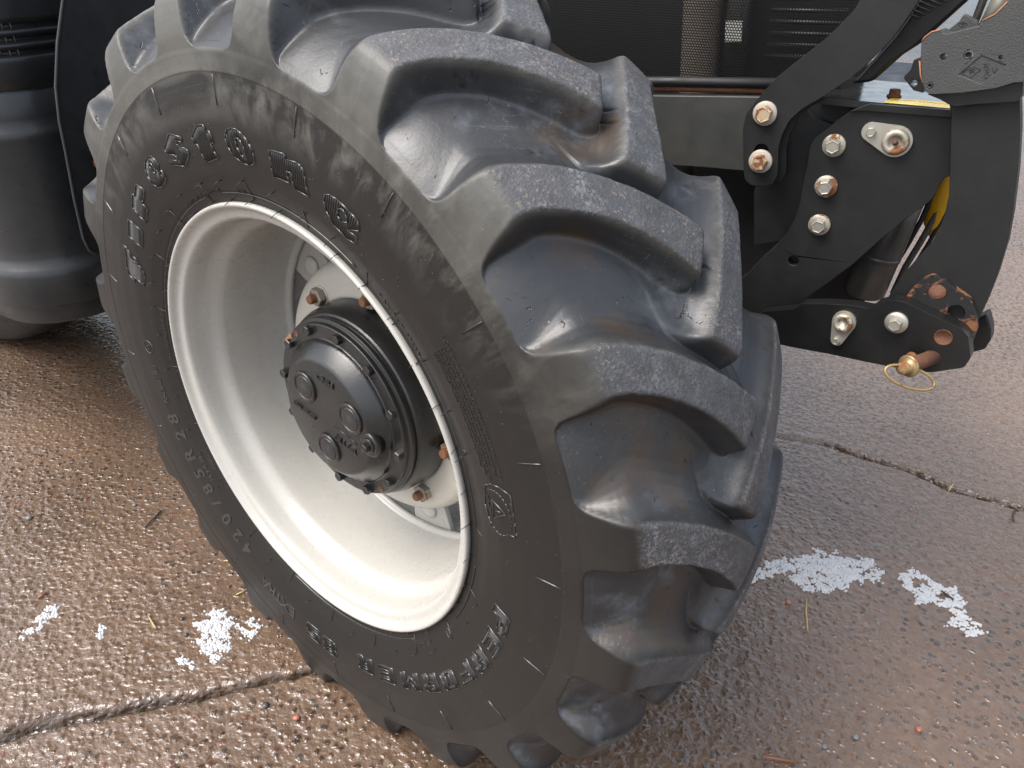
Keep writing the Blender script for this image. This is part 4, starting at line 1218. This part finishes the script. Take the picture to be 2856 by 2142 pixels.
for i in range(33):
    a = 2 * math.pi * i / 32
    ring.append(cp + e1 * (0.038 * math.cos(a)) + e2 * (0.016 + 0.016 * math.sin(a)))
tube('wire_loop', ring, 0.0022, M['goldwire'], hp, 8)

# ------------------------------------------------------------------ snow, straw, twigs and pebbles on the slab
def inside(px, py, poly):
    r_ = False
    j = len(poly) - 1
    for i in range(len(poly)):
        if (poly[i][1] > py) != (poly[j][1] > py) and px < (poly[j][0] - poly[i][0]) * (py - poly[i][1]) / (poly[j][1] - poly[i][1]) + poly[i][0]:
            r_ = not r_
        j = i
    return r_
def edge_d(px, py, poly):
    d, _ = seg_dist(np.array([px]), np.array([py]), list(poly) + [poly[0]])
    return float(d[0])
SN = [
 ('broad patch of old snow beside the tyre tread on the right', [(0.640,0.740),(0.660,0.830),(0.688,0.849),(0.735,0.885),(0.774,0.942),(0.832,0.950),(0.897,0.970),(0.926,0.937),(0.922,0.895),(0.881,0.887),(0.836,0.815),(0.795,0.783),(0.757,0.784),(0.723,0.828),(0.697,0.789)], 0.40),
 ('long ragged patch of old snow farther right of the tyre', [(0.967,0.945),(0.990,0.991),(1.033,0.975),(1.083,0.965),(1.106,0.948),(1.108,0.905),(1.130,0.889),(1.148,0.844),(1.121,0.821),(1.087,0.829),(1.096,0.883),(1.053,0.894),(1.010,0.877)], 0.44),
 ('patch of old snow under the lower left edge of the tyre', [(-0.410,-0.024),(-0.412,0.025),(-0.362,0.035),(-0.343,-0.004),(-0.307,-0.019),(-0.286,-0.076),(-0.311,-0.079),(-0.372,-0.057)], 0.42),
 ('small snow smear between the snow patch and the tyre', [(-0.334,0.014),(-0.306,0.048),(-0.275,0.041),(-0.270,0.008)], 0.46),
 ('thin slanting smear of snow at the far left', [(-0.731,-0.258),(-0.739,-0.214),(-0.763,-0.164),(-0.741,-0.151),(-0.718,-0.171),(-0.717,-0.220),(-0.706,-0.256)], 0.50),
 ('tiny dab of snow between the two left snow patches', [(-0.598,-0.151),(-0.607,-0.132),(-0.576,-0.144),(-0.568,-0.164)], 0.46),
 ('fleck of snow touching the tyre at lower left', [(-0.220,0.043),(-0.214,0.059),(-0.192,0.047),(-0.206,0.033)], 0.46),
 ('fleck of snow nearest the slab joint', [(-0.362,-0.114),(-0.349,-0.101),(-0.323,-0.114),(-0.347,-0.117)], 0.46),
]
for lab, poly, thr in SN:
    x0, x1 = min(p[0] for p in poly) - .02, max(p[0] for p in poly) + .02
    y0, y1 = min(p[1] for p in poly) - .02, max(p[1] for p in poly) + .02
    st = 0.0042
    v_, f_ = [], []
    gx, gy = np.meshgrid(np.arange(x0, x1, st), np.arange(y0, y1, st), indexing='ij')
    gz = ground_height(gx, gy)
    n1 = fbm(gx * 70 + 7, gy * 70 + 3, 77, 3)
    for i in range(gx.shape[0]):
        for j in range(gx.shape[1]):
            px, py = gx[i, j] + (0.0021 if j % 2 else 0), gy[i, j]
            e = edge_d(px, py, poly)
            sgn = e if inside(px, py, poly) else -e
            val = n1[i, j] - thr + np.clip(sgn / 0.045, -0.5, 0.16)
            if val > 0 and rng.random() < np.clip(val * 4.5 + 0.08, 0, 0.80):
                s_ = len(v_); rr = 0.0026 + 0.0012 * min(1, val * 5) + rng.uniform(-.0006, .0006); hh = 0.0020 + 0.004 * min(val, 0.35) + rng.uniform(0, .0016)
                z0 = gz[i, j]
                px += rng.uniform(-.0008, .0008); py += rng.uniform(-.0008, .0008)
                for k in range(6):
                    a = k * math.pi / 3 + i; v_.append((px + rr * math.cos(a), py + rr * math.sin(a), z0 - 0.001))
                for k in range(6):
                    a = k * math.pi / 3 + i; v_.append((px + rr * .72 * math.cos(a), py + rr * .72 * math.sin(a), z0 + hh * 0.75))
                v_.append((px, py, z0 + hh))
                for k in range(6):
                    q = (k + 1) % 6
                    f_.append((s_ + k, s_ + q, s_ + 6 + q, s_ + 6 + k)); f_.append((s_ + 6 + k, s_ + 6 + q, s_ + 12))
    if v_:
        tag(mesh('snow_patch', v_, f_, M['snow'], None, True), lab, 'snow', 'old snow left on the slab', 'stuff')

def gz1(x, y): return float(ground_height(np.array([x]), np.array([y]))[0])
def stick(name, pts, r_, mat, label, cat, group):
    p3 = [(x, y, gz1(x, y) + r_ + 0.002) for x, y in pts]
    n = len(p3)
    o = tube(name, p3, [r_ * (0.75 + 0.25 * (i == n // 2)) for i in range(n)], M[mat], None, 7)
    tag(o, label, cat, group)
stick('twig', [(-0.798, 0.133), (-0.802, 0.152), (-0.807, 0.172), (-0.817, 0.200)], 0.0030, 'twig', 'dark curved twig lying on the slab left of the tyre', 'twig', 'twigs on the slab')
stick('twig', [(0.796, 0.291), (0.820, 0.299), (0.859, 0.312)], 0.0030, 'redtwig', 'red brown twig at the bottom right of the slab', 'twig', 'twigs on the slab')
stick('twig', [(1.206, 1.314), (1.203, 1.345), (1.208, 1.369), (1.217, 1.369)], 0.0030, 'twig', 'small hooked twig below the crack at the right edge', 'twig', 'twigs on the slab')
stick('twig', [(1.058, 0.940), (1.072, 0.930), (1.085, 0.922)], 0.0030, 'twig', 'short dark twig lying in the long snow patch', 'twig', 'twigs on the slab')
stick('straw', [(0.783, 0.750), (0.789, 0.715), (0.806, 0.653)], 0.0017, 'straw', 'long bent straw below the broad right snow patch', 'straw', 'straws on the slab')
stick('straw', [(-0.524, -0.068), (-0.480, -0.083)], 0.0022, 'straw', 'straight straw just left of the lower left snow patch', 'straw', 'straws on the slab')
stick('straw', [(-0.517, 0.148), (-0.496, 0.163)], 0.0022, 'straw', 'short straw poking out behind the tyre, uppermost on the left', 'straw', 'straws on the slab')
stick('straw', [(-0.401, 0.081), (-0.391, 0.107)], 0.0022, 'straw', 'short straw touching the tyre above the left snow patch', 'straw', 'straws on the slab')
stick('straw', [(-0.658, -0.081), (-0.645, -0.083)], 0.0020, 'straw', 'tiny straw bit midway between the left snow patches', 'straw', 'straws on the slab')
stick('straw', [(1.045, 1.390), (1.054, 1.415)], 0.0018, 'straw', 'straw lying across the crack at the right', 'straw', 'straws on the slab')
stick('leaf_scrap', [(-0.801, -0.163), (-0.799, -0.142)], 0.0035, 'redtwig', 'dark red leaf scrap beside the far left snow smear', 'leaf', None)
def pebble(x, y, r_, mat, label):
    bm = bmesh.new()
    bmesh.ops.create_icosphere(bm, subdivisions=2, radius=r_)
    for v in bm.verts:
        v.co *= 1 + rng.uniform(-.14, .14); v.co.z *= 0.62
    me = bpy.data.meshes.new('pebble'); bm.to_mesh(me); bm.free()
    o = link('pebble', me, M[mat], None, True)
    o.location = (x, y, gz1(x, y) + r_ * 0.45)
    tag(o, label, 'pebble', 'loose pebbles on the slab')
pebble(-0.456, -0.032, 0.0050, 'pebd', 'upper of two dark pebbles left of the snow patch')
pebble(-0.408, -0.059, 0.0050, 'pebd', 'lower of two dark pebbles left of the snow patch')
pebble(-0.907, 0.182, 0.0060, 'pebg', 'grey pebble left of the dark curved twig')
pebble(-1.103, 0.0, 0.0085, 'pebg', 'flat grey pebble near the left edge of the slab')
pebble(1.050, 0.507, 0.0065, 'pebr', 'orange red pebble at the lower right of the slab')
pebble(0.748, 0.718, 0.0065, 'pebr', 'orange red pebble below the broad right snow patch')
pebble(0.944, 0.426, 0.0070, 'pebg', 'grey pebble low on the right, the left one of three')
pebble(0.895, 0.375, 0.0060, 'pebg', 'small grey pebble nearest the red brown twig')
pebble(-0.040, -0.094, 0.0070, 'pebr', 'red pebble just below the slab joint')
pebble(-0.116, -0.104, 0.0075, 'pebd', 'blue grey pebble just below the slab joint')

# everything that is bolted to the tractor moves with it: hand the wheel, rear wheel and linkage pieces to the tractor
for root in (wheel, rw, link_arm):
    mw = Matrix.Translation(root.location) @ root.rotation_euler.to_matrix().to_4x4()
    for ch in [o for o in bpy.data.objects if o.parent == root]:
        ch.parent = tractor
        ch.matrix_basis = mw @ ch.matrix_basis
    bpy.data.objects.remove(root)
